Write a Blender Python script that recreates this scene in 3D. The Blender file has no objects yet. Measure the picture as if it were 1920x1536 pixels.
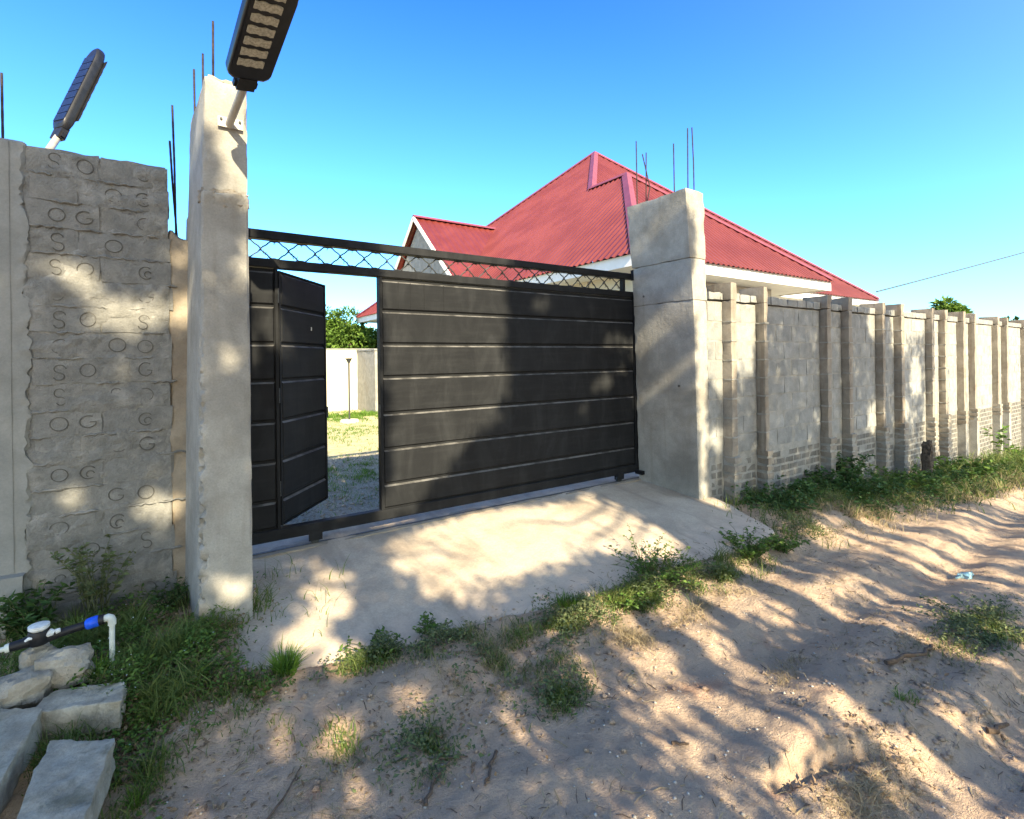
import bpy, math, random
import numpy as np
from mathutils import Vector, Matrix, Quaternion

random.seed(7)
rng = np.random.default_rng(11)
S = bpy.context.scene
COL = S.collection

# ------------------------------------------------------------------ camera
cam_d = bpy.data.cameras.new("camera")
cam = bpy.data.objects.new("camera", cam_d)
COL.objects.link(cam)
S.camera = cam
YAW = math.atan(970.0 / 1420.0)
ROLL = 0.013
cam_d.sensor_width = 36.0
cam_d.lens = 36.0 * 970.0 / 1920.0
cam_d.shift_y = -93.0 / 1920.0
cam_d.clip_start = 0.02
cam_d.clip_end = 3000.0
cam.matrix_world = (Matrix.Rotation(-YAW, 4, 'Z') @ Matrix.Rotation(math.pi / 2, 4, 'X')
                    @ Matrix.Rotation(-ROLL, 4, 'Z'))

# ------------------------------------------------------------------ sky and sun
SX, SK = 0.15, 0.63                     # ground drift of the sun rays: +Y 1, +X .15, down .63
sun_dir = Vector((SX, 1.0, -SK)).normalized()
elev = math.asin(-sun_dir.z)
azim = math.atan2(-sun_dir.x, -sun_dir.y)
W = bpy.data.worlds.new("World")
S.world = W
W.use_nodes = True
wn, wl = W.node_tree.nodes, W.node_tree.links
wn.clear()
wo = wn.new("ShaderNodeOutputWorld")
bg = wn.new("ShaderNodeBackground")
sky = wn.new("ShaderNodeTexSky")
sky.sky_type = 'NISHITA'
sky.sun_disc = False
sky.sun_elevation = elev
sky.sun_rotation = azim
sky.altitude = 0
sky.air_density = 1.0
sky.dust_density = 0.6
sky.ozone_density = 1.6
bg.inputs["Strength"].default_value = 0.138
tint = wn.new("ShaderNodeMix")
tint.data_type = 'RGBA'
tint.blend_type = 'MULTIPLY'
tint.inputs[0].default_value = 1.0
tint.inputs[7].default_value = (0.30, 0.86, 1.28, 1)
wl.new(sky.outputs[0], tint.inputs[6])
tcz = wn.new("ShaderNodeTexCoord")
sz = wn.new("ShaderNodeSeparateXYZ")
wl.new(tcz.outputs["Generated"], sz.inputs[0])
mz = wn.new("ShaderNodeMapRange")
mz.inputs[1].default_value = 0.05
mz.inputs[2].default_value = 0.62
wl.new(sz.outputs["Z"], mz.inputs[0])
hz = wn.new("ShaderNodeMix")
hz.data_type = 'RGBA'
hz.inputs[6].default_value = (0.44, 0.86, 1.12, 1)
hz.inputs[7].default_value = (0.13, 0.44, 1.10, 1)
wl.new(mz.outputs[0], hz.inputs[0])
wl.new(hz.outputs[2], tint.inputs[7])
# the sky deepens away from the sun and stays pale on the sun's side
tc = wn.new("ShaderNodeTexCoord")
dt = wn.new("ShaderNodeVectorMath")
dt.operation = 'DOT_PRODUCT'
dt.inputs[1].default_value = (-sun_dir)[:]
wl.new(tc.outputs["Generated"], dt.inputs[0])
mr = wn.new("ShaderNodeMapRange")
mr.interpolation_type = 'SMOOTHSTEP'
mr.inputs[1].default_value = -0.35
mr.inputs[2].default_value = 0.75
wl.new(dt.outputs["Value"], mr.inputs[0])
pale = wn.new("ShaderNodeMix")
pale.data_type = 'RGBA'
pale.blend_type = 'MULTIPLY'
pale.inputs[0].default_value = 1.0
pale.inputs[7].default_value = (1.0, 1.0, 0.95, 1)
wl.new(sky.outputs[0], pale.inputs[6])
mxs = wn.new("ShaderNodeMix")
mxs.data_type = 'RGBA'
wl.new(mr.outputs[0], mxs.inputs[0])
wl.new(tint.outputs[2], mxs.inputs[6])
wl.new(pale.outputs[2], mxs.inputs[7])
wl.new(mxs.outputs[2], bg.inputs["Color"])
wl.new(bg.outputs[0], wo.inputs["Surface"])

sun_d = bpy.data.lights.new("sun", 'SUN')
sun_d.energy = 5.0
sun_d.angle = math.radians(0.53)
sun_d.color = (1.0, 0.85, 0.585)
sun = bpy.data.objects.new("sun", sun_d)
sun.location = (-2, -8, 12)
sun.rotation_mode = 'QUATERNION'
sun.rotation_quaternion = sun_dir.to_track_quat('-Z', 'Y')
COL.objects.link(sun)

S.view_settings.view_transform = 'Standard'
S.view_settings.look = 'None'
S.view_settings.gamma = 1.0
S.view_settings.use_curve_mapping = False
S.view_settings.exposure = 1.72
S.render.engine = 'CYCLES'
S.cycles.max_bounces = 6
S.cycles.diffuse_bounces = 3
S.cycles.transparent_max_bounces = 6
S.cycles.use_denoising = True


# ------------------------------------------------------------------ noise
def _hash(ix, iy, iz, seed):
    n = (ix * 374761393 + iy * 668265263 + iz * 1274126177 + seed * 974711) & 0xFFFFFFFF
    n = ((n ^ (n >> 13)) * 1274126177) & 0xFFFFFFFF
    n = n ^ (n >> 16)
    return (n & 0xFFFF) / 32767.5 - 1.0


def vnoise(x, y, z=0.0, seed=0):
    x, y, z = np.broadcast_arrays(np.asarray(x, float), np.asarray(y, float), np.asarray(z, float))
    fx, fy, fz = np.floor(x), np.floor(y), np.floor(z)
    ix, iy, iz = fx.astype(np.int64), fy.astype(np.int64), fz.astype(np.int64)
    tx, ty, tz = x - fx, y - fy, z - fz
    tx, ty, tz = [t * t * t * (t * (t * 6 - 15) + 10) for t in (tx, ty, tz)]
    r = 0
    for dx in (0, 1):
        for dy in (0, 1):
            for dz in (0, 1):
                w = (tx if dx else 1 - tx) * (ty if dy else 1 - ty) * (tz if dz else 1 - tz)
                r = r + w * _hash(ix + dx, iy + dy, iz + dz, seed)
    return r


def fbm(x, y, z=0.0, seed=0, octv=4, gain=0.5):
    r, a, f = 0, 1.0, 1.0
    for o in range(octv):
        r = r + a * vnoise(np.asarray(x) * f, np.asarray(y) * f, np.asarray(z) * f, seed + o * 17)
        a *= gain
        f *= 2.03
    return r


def sstep(a, b, x):
    t = np.clip((np.asarray(x, float) - a) / (b - a), 0, 1)
    return t * t * (3 - 2 * t)


# ------------------------------------------------------------------ materials
def new_mat(name):
    m = bpy.data.materials.new(name)
    m.use_nodes = True
    nt = m.node_tree
    b = nt.nodes["Principled BSDF"]
    b.inputs["Specular IOR Level"].default_value = 0.3
    return m, nt, nt.nodes, nt.links, b


def c4(c):
    return (c[0], c[1], c[2], 1.0)


def mixrgb(nt, fac, a, b, blend='MIX'):
    n = nt.nodes.new("ShaderNodeMix")
    n.data_type = 'RGBA'
    n.blend_type = blend
    for sock, v in ((n.inputs[0], fac), (n.inputs[6], a), (n.inputs[7], b)):
        if hasattr(v, "is_linked"):
            nt.links.new(v, sock)
        elif isinstance(v, (int, float)):
            sock.default_value = v
        else:
            sock.default_value = c4(v)
    return n.outputs[2]


def noise(nt, vec, scale, detail=4, rough=0.6, dist=0.0):
    n = nt.nodes.new("ShaderNodeTexNoise")
    n.inputs["Scale"].default_value = scale
    n.inputs["Detail"].default_value = detail
    n.inputs["Roughness"].default_value = rough
    n.inputs["Distortion"].default_value = dist
    nt.links.new(vec, n.inputs["Vector"])
    return n.outputs["Fac"]


def ramp(nt, fac, lo, hi):
    n = nt.nodes.new("ShaderNodeMapRange")
    n.interpolation_type = 'SMOOTHSTEP'
    n.inputs[1].default_value = lo
    n.inputs[2].default_value = hi
    nt.links.new(fac, n.inputs[0])
    return n.outputs[0]


def posvec(nt, stretch=(1, 1, 1)):
    g = nt.nodes.new("ShaderNodeNewGeometry")
    mp = nt.nodes.new("ShaderNodeMapping")
    mp.inputs["Scale"].default_value = stretch
    nt.links.new(g.outputs["Position"], mp.inputs["Vector"])
    return mp.outputs["Vector"]


def bump(nt, b, heights, dist=0.01, strength=0.6):
    """heights: list of (socket, weight) summed."""
    tot = None
    for s, w in heights:
        m = nt.nodes.new("ShaderNodeMath")
        m.operation = 'MULTIPLY'
        nt.links.new(s, m.inputs[0])
        m.inputs[1].default_value = w
        if tot is None:
            tot = m.outputs[0]
        else:
            a = nt.nodes.new("ShaderNodeMath")
            nt.links.new(tot, a.inputs[0])
            nt.links.new(m.outputs[0], a.inputs[1])
            tot = a.outputs[0]
    bn = nt.nodes.new("ShaderNodeBump")
    bn.inputs["Distance"].default_value = dist
    bn.inputs["Strength"].default_value = strength
    nt.links.new(tot, bn.inputs["Height"])
    nt.links.new(bn.outputs[0], b.inputs["Normal"])


def concrete(name, c1, c2, c3=None, scale=3.0, stain=0.5, stain_scale=1.2, streak=None, bdist=0.006,
             rough=0.92, objvar=0.0, speck=0.35, fine=90):
    m, nt, N, L, b = new_mat(name)
    p = posvec(nt)
    n1 = noise(nt, p, scale, 6, 0.65)
    n2 = noise(nt, p, stain_scale, 4, 0.6, 0.6)
    n3 = noise(nt, p, fine, 3, 0.7)
    n4 = noise(nt, p, scale * 7, 5, 0.7)
    col = mixrgb(nt, ramp(nt, n1, 0.3, 0.7), c1, c2)
    if c3:
        f = ramp(nt, n2, 0.5, 0.72)
        mm = N.new("ShaderNodeMath")
        mm.operation = 'MULTIPLY'
        mm.inputs[1].default_value = stain
        L.new(f, mm.inputs[0])
        col = mixrgb(nt, mm.outputs[0], col, c3)
    if streak:
        ps = posvec(nt, (5.0, 5.0, 0.35))
        ns = noise(nt, ps, 2.4, 4, 0.6)
        mm = N.new("ShaderNodeMath")
        mm.operation = 'MULTIPLY'
        mm.inputs[1].default_value = streak[1]
        L.new(ramp(nt, ns, 0.52, 0.75), mm.inputs[0])
        col = mixrgb(nt, mm.outputs[0], col, streak[0])
    col = mixrgb(nt, speck, col, mixrgb(nt, n3, (0.25, 0.25, 0.25), (0.8, 0.8, 0.8)), 'OVERLAY')
    if objvar:
        oi = N.new("ShaderNodeObjectInfo")
        mr = N.new("ShaderNodeMapRange")
        mr.inputs[3].default_value = 1 - objvar
        mr.inputs[4].default_value = 1 + objvar
        L.new(oi.outputs["Random"], mr.inputs[0])
        hs = N.new("ShaderNodeHueSaturation")
        L.new(mr.outputs[0], hs.inputs["Value"])
        L.new(col, hs.inputs["Color"])
        col = hs.outputs[0]
    L.new(col, b.inputs["Base Color"])
    b.inputs["Roughness"].default_value = rough
    bump(nt, b, [(n1, 1.0), (n4, 0.6), (n3, 0.25)], bdist, 0.8)
    return m


def plain(name, col, rough=0.6, metal=0.0, var=0.15, scale=20, bdist=0.0, spec=0.3):
    m, nt, N, L, b = new_mat(name)
    p = posvec(nt)
    n1 = noise(nt, p, scale, 4, 0.6)
    d = tuple(max(0, c * (1 - var)) for c in col)
    e = tuple(min(1, c * (1 + var)) for c in col)
    L.new(mixrgb(nt, ramp(nt, n1, 0.3, 0.7), d, e), b.inputs["Base Color"])
    b.inputs["Roughness"].default_value = rough
    b.inputs["Metallic"].default_value = metal
    b.inputs["Specular IOR Level"].default_value = spec
    if bdist:
        bump(nt, b, [(n1, 1.0)], bdist, 0.6)
    return m


def leafy(name, cols, trans=0.35, scale=6.0, rough=0.6):
    """foliage: two-sided leaf colour that varies leaf by leaf."""
    m, nt, N, L, b = new_mat(name)
    g = N.new("ShaderNodeNewGeometry")
    cr = N.new("ShaderNodeValToRGB")
    cr.color_ramp.elements[0].color = c4(cols[0])
    cr.color_ramp.elements[1].color = c4(cols[-1])
    for i, c in enumerate(cols[1:-1]):
        e = cr.color_ramp.elements.new((i + 1) / (len(cols) - 1))
        e.color = c4(c)
    n = noise(nt, posvec(nt), scale, 2, 0.5)
    ad = N.new("ShaderNodeMath")
    ad.operation = 'MULTIPLY_ADD'
    ad.inputs[1].default_value = 0.6
    L.new(g.outputs["Random Per Island"], ad.inputs[0])
    mm = N.new("ShaderNodeMath")
    mm.operation = 'MULTIPLY'
    mm.inputs[1].default_value = 0.4
    L.new(n, mm.inputs[0])
    L.new(mm.outputs[0], ad.inputs[2])
    L.new(ad.outputs[0], cr.inputs[0])
    L.new(cr.outputs[0], b.inputs["Base Color"])
    b.inputs["Roughness"].default_value = rough
    tr = N.new("ShaderNodeBsdfTranslucent")
    L.new(cr.outputs[0], tr.inputs["Color"])
    mx = N.new("ShaderNodeMixShader")
    mx.inputs[0].default_value = trans
    L.new(b.outputs[0], mx.inputs[1])
    L.new(tr.outputs[0], mx.inputs[2])
    L.new(mx.outputs[0], N["Material Output"].inputs["Surface"])
    return m


M = {}
M['pillar'] = concrete("pillar_concrete", (0.235, 0.225, 0.198), (0.33, 0.318, 0.282), (0.155, 0.145, 0.124), 4.2, 0.65, 1.6,
                       ((0.19, 0.165, 0.13), 0.45), 0.010, speck=0.5)
M['pillar_raw'] = concrete("pillar_raw_concrete", (0.23, 0.205, 0.17), (0.32, 0.29, 0.24), (0.16, 0.135, 0.10), 6, 0.5, 2.0,
                           None, 0.012)
M['column'] = concrete("column_concrete", (0.20, 0.204, 0.19), (0.265, 0.266, 0.245), (0.15, 0.15, 0.135), 3.5, 0.5, 1.5,
                       ((0.24, 0.23, 0.2), 0.5), 0.004)
M['infill'] = concrete("infill_concrete", (0.235, 0.20, 0.15), (0.31, 0.265, 0.20), (0.15, 0.115, 0.08), 5, 0.6, 2.0, None, 0.008)
M['stamped'] = concrete("stamped_block", (0.155, 0.155, 0.143), (0.22, 0.219, 0.202), (0.29, 0.286, 0.262), 11, 0.6, 7.0,
                        None, 0.014, objvar=0.04)
M['mortar'] = concrete("smeared_mortar", (0.155, 0.155, 0.143), (0.235, 0.233, 0.214), (0.34, 0.333, 0.302), 12, 0.7, 6.0, None, 0.02)
M['letter'] = concrete("stamp_groove_shade", (0.075, 0.072, 0.064), (0.12, 0.115, 0.10), None, 20, 0, 3, None, 0.004)  # darker than the block, painting in the grooves' contact shadow
M['block'] = concrete("grey_block", (0.178, 0.182, 0.175), (0.25, 0.254, 0.244), (0.32, 0.32, 0.30), 6, 0.5, 4.0,
                      ((0.18, 0.165, 0.14), 0.4), 0.010, objvar=0.09, speck=0.5)
M['brick'] = concrete("plinth_brick", (0.095, 0.092, 0.083), (0.165, 0.158, 0.14), (0.23, 0.212, 0.18), 8, 0.5, 4.0, None, 0.008, objvar=0.15)
M['wallmortar'] = concrete("wall_mortar", (0.21, 0.208, 0.19), (0.285, 0.28, 0.255), (0.17, 0.148, 0.115), 8, 0.5, 2.0, None, 0.012)
M['pilaster'] = concrete("pilaster_concrete", (0.19, 0.168, 0.138), (0.26, 0.234, 0.195), (0.14, 0.108, 0.075), 6, 0.7, 2.5,
                         ((0.125, 0.095, 0.068), 0.6), 0.008)
M['ramp'] = concrete("ramp_screed", (0.36, 0.295, 0.225), (0.46, 0.385, 0.295), (0.27, 0.22, 0.165), 3.5, 0.7, 1.6, None, 0.012, speck=0.6, fine=70)


def dirty_ramp():
    """earth washed over the foot of the ramp and dark wheel marks up it"""
    nt = M['ramp'].node_tree
    b = nt.nodes["Principled BSDF"]
    src = b.inputs["Base Color"].links[0].from_socket
    p = posvec(nt)
    sx = nt.nodes.new("ShaderNodeSeparateXYZ")
    nt.links.new(p, sx.inputs[0])
    n = noise(nt, p, 5, 5, 0.7, 0.5)
    a = nt.nodes.new("ShaderNodeMath")
    a.operation = 'MULTIPLY_ADD'
    a.inputs[1].default_value = -1.1
    nt.links.new(n, a.inputs[0])
    nt.links.new(sx.outputs["Y"], a.inputs[2])
    c1 = mixrgb(nt, ramp(nt, a.outputs[0], 2.55, 2.1), src, (0.52, 0.41, 0.31))
    w = noise(nt, posvec(nt, (2.6, 0.35, 1)), 1.6, 4, 0.6)
    m = nt.nodes.new("ShaderNodeMath")
    m.operation = 'MULTIPLY'
    m.inputs[1].default_value = 0.45
    nt.links.new(ramp(nt, w, 0.52, 0.68), m.inputs[0])
    nt.links.new(mixrgb(nt, m.outputs[0], c1, (0.21, 0.175, 0.14)), b.inputs["Base Color"])


dirty_ramp()
M['slab'] = concrete("slab_concrete", (0.26, 0.232, 0.175), (0.38, 0.345, 0.27), (0.13, 0.118, 0.075), 11, 0.8, 8.0, None, 0.012, speck=0.6)
M['stone'] = concrete("rubble_stone", (0.26, 0.23, 0.18), (0.40, 0.36, 0.29), (0.17, 0.145, 0.105), 9, 0.6, 5.0, None, 0.02, objvar=0.12)
M['plaster'] = concrete("cream_plaster", (0.50, 0.46, 0.36), (0.56, 0.52, 0.41), (0.44, 0.40, 0.31), 2, 0.4, 1.0, None, 0.003)
M['housewall'] = plain("house_render", (0.56, 0.53, 0.45), 0.9, var=0.05, scale=3)
M['white'] = plain("white_paint", (0.78, 0.77, 0.73), 0.55, var=0.05, scale=5)
M['rebar'] = plain("rusty_rebar", (0.035, 0.026, 0.026), 0.75, 0.3, 0.4, 60)
M['bark'] = plain("bark", (0.10, 0.075, 0.05), 0.95, var=0.4, scale=25, bdist=0.02)
M['wood'] = plain("weathered_wood", (0.07, 0.055, 0.04), 0.95, var=0.5, scale=30, bdist=0.01)
M['twig'] = plain("dry_twig", (0.11, 0.075, 0.05), 0.9, var=0.4, scale=60)
M['pvc'] = plain("pvc_pipe", (0.55, 0.58, 0.52), 0.45, var=0.12, scale=30)
M['whiteplastic'] = plain("white_plastic", (0.66, 0.67, 0.64), 0.4, var=0.12, scale=40)
M['blueplastic'] = plain("blue_plastic", (0.01, 0.085, 0.62), 0.4, var=0.15, scale=40)
M['blackplastic'] = plain("black_plastic", (0.012, 0.012, 0.014), 0.45, var=0.3, scale=40)
M['lampbody'] = plain("lamp_housing", (0.010, 0.011, 0.015), 0.38, var=0.3, scale=20, spec=0.4)
M['lens'] = plain("led_lens", (0.36, 0.345, 0.28), 0.3, var=0.3, scale=90)
M['pole'] = plain("galvanised_pole", (0.36, 0.34, 0.30), 0.5, 0.2, 0.1, 20)
M['wire'] = plain("wire_steel", (0.05, 0.055, 0.055), 0.6, 0.5, 0.3, 60)
M['cable'] = plain("cable_black", (0.05, 0.06, 0.065), 0.7)
M['litter'] = plain("blue_litter", (0.25, 0.42, 0.48), 0.5, var=0.4, scale=70)


def solar_cells():
    m, nt, N, L, b = new_mat("solar_cells")
    b.inputs["Base Color"].default_value = (0.02, 0.035, 0.09, 1)
    b.inputs["Roughness"].default_value = 0.4
    n = noise(nt, posvec(nt), 30, 2)
    L.new(mixrgb(nt, n, (0.005, 0.009, 0.03), (0.012, 0.02, 0.055)), b.inputs["Base Color"])
    return m


M['solar'] = solar_cells()


def black_gate():
    m, nt, N, L, b = new_mat("gate_black_paint")
    p = posvec(nt)
    ps = posvec(nt, (2.2, 2.2, 0.7))
    n1 = noise(nt, ps, 2.2, 6, 0.65, 0.8)
    n2 = noise(nt, p, 30, 4, 0.7)
    n3 = noise(nt, posvec(nt, (0.6, 0.6, 6)), 5, 4, 0.6)
    f = ramp(nt, n1, 0.40, 0.75)
    col = mixrgb(nt, f, (0.0135, 0.0145, 0.016), (0.0255, 0.0272, 0.029))
    col = mixrgb(nt, 0.22, col, mixrgb(nt, ramp(nt, n3, 0.45, 0.7), (0.012, 0.0125, 0.0135), (0.026, 0.027, 0.028)))
    col = mixrgb(nt, 0.3, col, mixrgb(nt, n2, (0.3, 0.3, 0.3), (0.75, 0.75, 0.75)), 'OVERLAY')
    L.new(col, b.inputs["Base Color"])
    r = N.new("ShaderNodeMapRange")
    r.inputs[3].default_value = 0.4
    r.inputs[4].default_value = 0.65
    L.new(n1, r.inputs[0])
    L.new(r.outputs[0], b.inputs["Roughness"])
    b.inputs["Specular IOR Level"].default_value = 0.06
    bump(nt, b, [(n1, 1.0), (n2, 0.1)], 0.006, 0.35)
    return m


M['gate'] = black_gate()
M['ledge'] = plain("gate_ledge_dust_highlight", (0.085, 0.083, 0.079), 0.6, var=0.6, scale=9)  # dusty grey top chamfers, lightened to paint in the seam highlight


def red_roof():
    m, nt, N, L, b = new_mat("red_roof_sheet")
    p = posvec(nt)
    n1 = noise(nt, p, 1.2, 4, 0.6)
    n2 = noise(nt, p, 14, 4, 0.7)
    col = mixrgb(nt, ramp(nt, n1, 0.3, 0.7), (0.105, 0.0165, 0.0125), (0.142, 0.028, 0.022))
    col = mixrgb(nt, 0.25, col, mixrgb(nt, n2, (0.3, 0.3, 0.3), (0.7, 0.7, 0.7)), 'OVERLAY')
    L.new(col, b.inputs["Base Color"])
    b.inputs["Roughness"].default_value = 0.42
    b.inputs["Specular IOR Level"].default_value = 0.5
    return m


M['roof'] = red_roof()
M['ridge'] = plain("ridge_cap_red", (0.19, 0.045, 0.055), 0.5, var=0.15, scale=6, spec=0.5)


def ground_mat():
    m, nt, N, L, b = new_mat("sandy_ground")
    p = posvec(nt)
    px = posvec(nt, (0.55, 1.5, 1.0))
    n1 = noise(nt, px, 1.6, 6, 0.65, 0.5)
    n2 = noise(nt, p, 7, 6, 0.7, 0.3)
    n3 = noise(nt, p, 60, 4, 0.75)
    n4 = noise(nt, p, 260, 2, 0.7)
    col = mixrgb(nt, ramp(nt, n1, 0.35, 0.68), (0.56, 0.405, 0.28), (0.48, 0.365, 0.265))
    col = mixrgb(nt, ramp(nt, n2, 0.55, 0.8), col, (0.29, 0.20, 0.14))
    col = mixrgb(nt, ramp(nt, n2, 0.42, 0.2), col, (0.61, 0.49, 0.355))
    # reddish earth showing through
    n5 = noise(nt, p, 2.6, 3, 0.6)
    col = mixrgb(nt, ramp(nt, n5, 0.60, 0.78), col, (0.48, 0.29, 0.19))
    # yard beyond the gate: grey gravel then straw-coloured dry ground
    sx = N.new("ShaderNodeSeparateXYZ")
    L.new(p, sx.inputs[0])
    wob = N.new("ShaderNodeMath")
    wob.operation = 'MULTIPLY_ADD'
    wob.inputs[1].default_value = 1.4
    L.new(n2, wob.inputs[0])
    L.new(sx.outputs["Y"], wob.inputs[2])
    gravel = mixrgb(nt, ramp(nt, n3, 0.35, 0.65), (0.27, 0.235, 0.17), (0.46, 0.41, 0.31))
    straw = mixrgb(nt, ramp(nt, n2, 0.35, 0.6), (0.46, 0.42, 0.21), (0.58, 0.50, 0.30))
    yard = mixrgb(nt, ramp(nt, wob.outputs[0], 8.3, 8.9), gravel, straw)
    col = mixrgb(nt, ramp(nt, wob.outputs[0], 4.9, 5.5), col, yard)
    col = mixrgb(nt, 0.35, col, mixrgb(nt, n3, (0.25, 0.25, 0.25), (0.8, 0.8, 0.8)), 'OVERLAY')
    col = mixrgb(nt, 0.25, col, mixrgb(nt, n4, (0.2, 0.2, 0.2), (0.8, 0.8, 0.8)), 'OVERLAY')
    L.new(col, b.inputs["Base Color"])
    b.inputs["Roughness"].default_value = 0.97
    b.inputs["Specular IOR Level"].default_value = 0.15
    bump(nt, b, [(n2, 1.0), (n3, 0.6), (n4, 0.2)], 0.04, 1.0)
    return m


M['ground'] = ground_mat()
M['pebble'] = concrete("pebbles", (0.28, 0.25, 0.2), (0.5, 0.46, 0.4), None, 30, 0, 3, None, 0.003)
M['gravel'] = concrete("yard_gravel", (0.19, 0.168, 0.125), (0.40, 0.36, 0.28), None, 30, 0, 3, None, 0.003)
M['grass'] = leafy("grass_green", [(0.05, 0.09, 0.022), (0.085, 0.14, 0.03), (0.14, 0.18, 0.042), (0.30, 0.26, 0.12)], 0.3, 3.0)
M['lush'] = leafy("grass_lush", [(0.06, 0.13, 0.018), (0.10, 0.20, 0.025), (0.18, 0.27, 0.04)], 0.35, 5.0)
M['dry'] = leafy("grass_dry", [(0.20, 0.15, 0.08), (0.33, 0.26, 0.15), (0.46, 0.38, 0.23)], 0.25, 5.0)
M['weedleaf'] = leafy("weed_leaf", [(0.05, 0.105, 0.02), (0.085, 0.16, 0.026), (0.15, 0.22, 0.04)], 0.3, 8.0)
M['darkleaf'] = leafy("dark_leaf", [(0.025, 0.062, 0.015), (0.045, 0.10, 0.022), (0.08, 0.14, 0.03)], 0.25, 6.0)
M['greyweed'] = leafy("grey_weed", [(0.075, 0.105, 0.045), (0.11, 0.145, 0.055), (0.19, 0.19, 0.09)], 0.25, 6.0)
M['treeleaf'] = leafy("tree_leaf", [(0.06, 0.12, 0.018), (0.10, 0.18, 0.025), (0.17, 0.26, 0.04)], 0.35, 1.2)
M['stem'] = plain("weed_stem", (0.10, 0.11, 0.05), 0.8, var=0.3, scale=30)
M['litterleaf'] = leafy("fallen_leaf", [(0.10, 0.06, 0.035), (0.22, 0.15, 0.085), (0.36, 0.28, 0.17)], 0.1, 9.0)

# ------------------------------------------------------------------ object helpers
ROOTLOC = {}


def tag(o, label=None, cat=None, group=None, kind=None):
    if label: o["label"] = label
    if cat: o["category"] = cat
    if group: o["group"] = group
    if kind: o["kind"] = kind
    return o


def thing(name, label, cat, loc=(0, 0, 0), group=None):
    o = bpy.data.objects.new(name, None)
    COL.objects.link(o)
    o.empty_display_size = 0.1
    o.location = loc
    ROOTLOC[o] = Vector(loc)
    return tag(o, label, cat, group)


class MB:
    def __init__(self):
        self.v, self.f, self.mi = [], [], []

    def add(self, vs, fs, mi=0):
        n = len(self.v)
        self.v.extend(tuple(map(float, p)) for p in vs)
        self.f.extend(tuple(i + n for i in f) for f in fs)
        self.mi.extend([mi] * len(fs))
        return self

    def box(self, x0, x1, y0, y1, z0, z1, mi=0):
        vs = [(x0, y0, z0), (x1, y0, z0), (x1, y1, z0), (x0, y1, z0), (x0, y0, z1), (x1, y0, z1), (x1, y1, z1), (x0, y1, z1)]
        fs = [(0, 3, 2, 1), (4, 5, 6, 7), (0, 1, 5, 4), (1, 2, 6, 5), (2, 3, 7, 6), (3, 0, 4, 7)]
        return self.add(vs, fs, mi)

    def obox(self, O, e1, e2, e3, a, b, c, mi=0):
        """box spanned from O by ranges a,b,c along the axes e1,e2,e3"""
        O, e1, e2, e3 = map(Vector, (O, e1, e2, e3))
        vs = [O + e1 * x + e2 * y + e3 * z for z in c for (x, y) in ((a[0], b[0]), (a[1], b[0]), (a[1], b[1]), (a[0], b[1]))]
        fs = [(0, 3, 2, 1), (4, 5, 6, 7), (0, 1, 5, 4), (1, 2, 6, 5), (2, 3, 7, 6), (3, 0, 4, 7)]
        return self.add(vs, fs, mi)

    def tube(self, pts, r, n=8, cap=True, mi=0):
        pts = [Vector(p) for p in pts]
        rs = r if isinstance(r, (list, tuple)) else [r] * len(pts)
        vs, fs = [], []
        prev = None
        for i, p in enumerate(pts):
            d = (pts[min(i + 1, len(pts) - 1)] - pts[max(i - 1, 0)]).normalized()
            if prev is None:
                up = Vector((0, 0, 1)) if abs(d.z) < 0.9 else Vector((1, 0, 0))
                a = d.cross(up).normalized()
            else:
                a = (prev - d * prev.dot(d)).normalized()
            prev = a
            b = d.cross(a)
            for k in range(n):
                t = 2 * math.pi * k / n
                vs.append(p + (a * math.cos(t) + b * math.sin(t)) * rs[i])
        for i in range(len(pts) - 1):
            for k in range(n):
                fs.append((i * n + k, i * n + (k + 1) % n, (i + 1) * n + (k + 1) % n, (i + 1) * n + k))
        if cap:
            fs.append(tuple(range(n - 1, -1, -1)))
            fs.append(tuple(range((len(pts) - 1) * n, len(pts) * n)))
        return self.add(vs, fs, mi)

    def prism(self, poly, O, e1, e2, e3, c0, c1, mi=0):
        """polygon (in e1,e2) swept along e3 from c0 to c1"""
        O, e1, e2, e3 = map(Vector, (O, e1, e2, e3))
        n = len(poly)
        vs = [O + e1 * x + e2 * y + e3 * c for c in (c0, c1) for x, y in poly]
        fs = [tuple(range(n - 1, -1, -1)), tuple(range(n, 2 * n))]
        fs += [(i, (i + 1) % n, n + (i + 1) % n, n + i) for i in range(n)]
        return self.add(vs, fs, mi)

    def mesh(self, name, mats, smooth=None):
        me = bpy.data.meshes.new(name)
        me.from_pydata(self.v, [], self.f)
        for m in (mats if isinstance(mats, (list, tuple)) else [mats]):
            me.materials.append(m)
        if any(self.mi):
            me.polygons.foreach_set("material_index", self.mi)
        if smooth is not None:
            me.polygons.foreach_set("use_smooth", [True] * len(me.polygons))
            if smooth > 0:
                me.set_sharp_from_angle(angle=math.radians(smooth))
        me.update()
        return me

    def build(self, name, mats, parent=None, smooth=None, loc=None):
        """verts are world coordinates; loc or the parent's root location becomes the origin"""
        root = parent
        while root is not None and root.parent is not None:
            root = root.parent
        off = Vector(loc) if loc is not None else (ROOTLOC[root] if root is not None else Vector((0, 0, 0)))
        self.v = [(x - off.x, y - off.y, z - off.z) for x, y, z in self.v]
        o = bpy.data.objects.new(name, self.mesh(name, mats, smooth))
        COL.objects.link(o)
        if parent is not None:
            o.parent = parent
        elif loc is not None:
            o.location = loc
        return o


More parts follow.
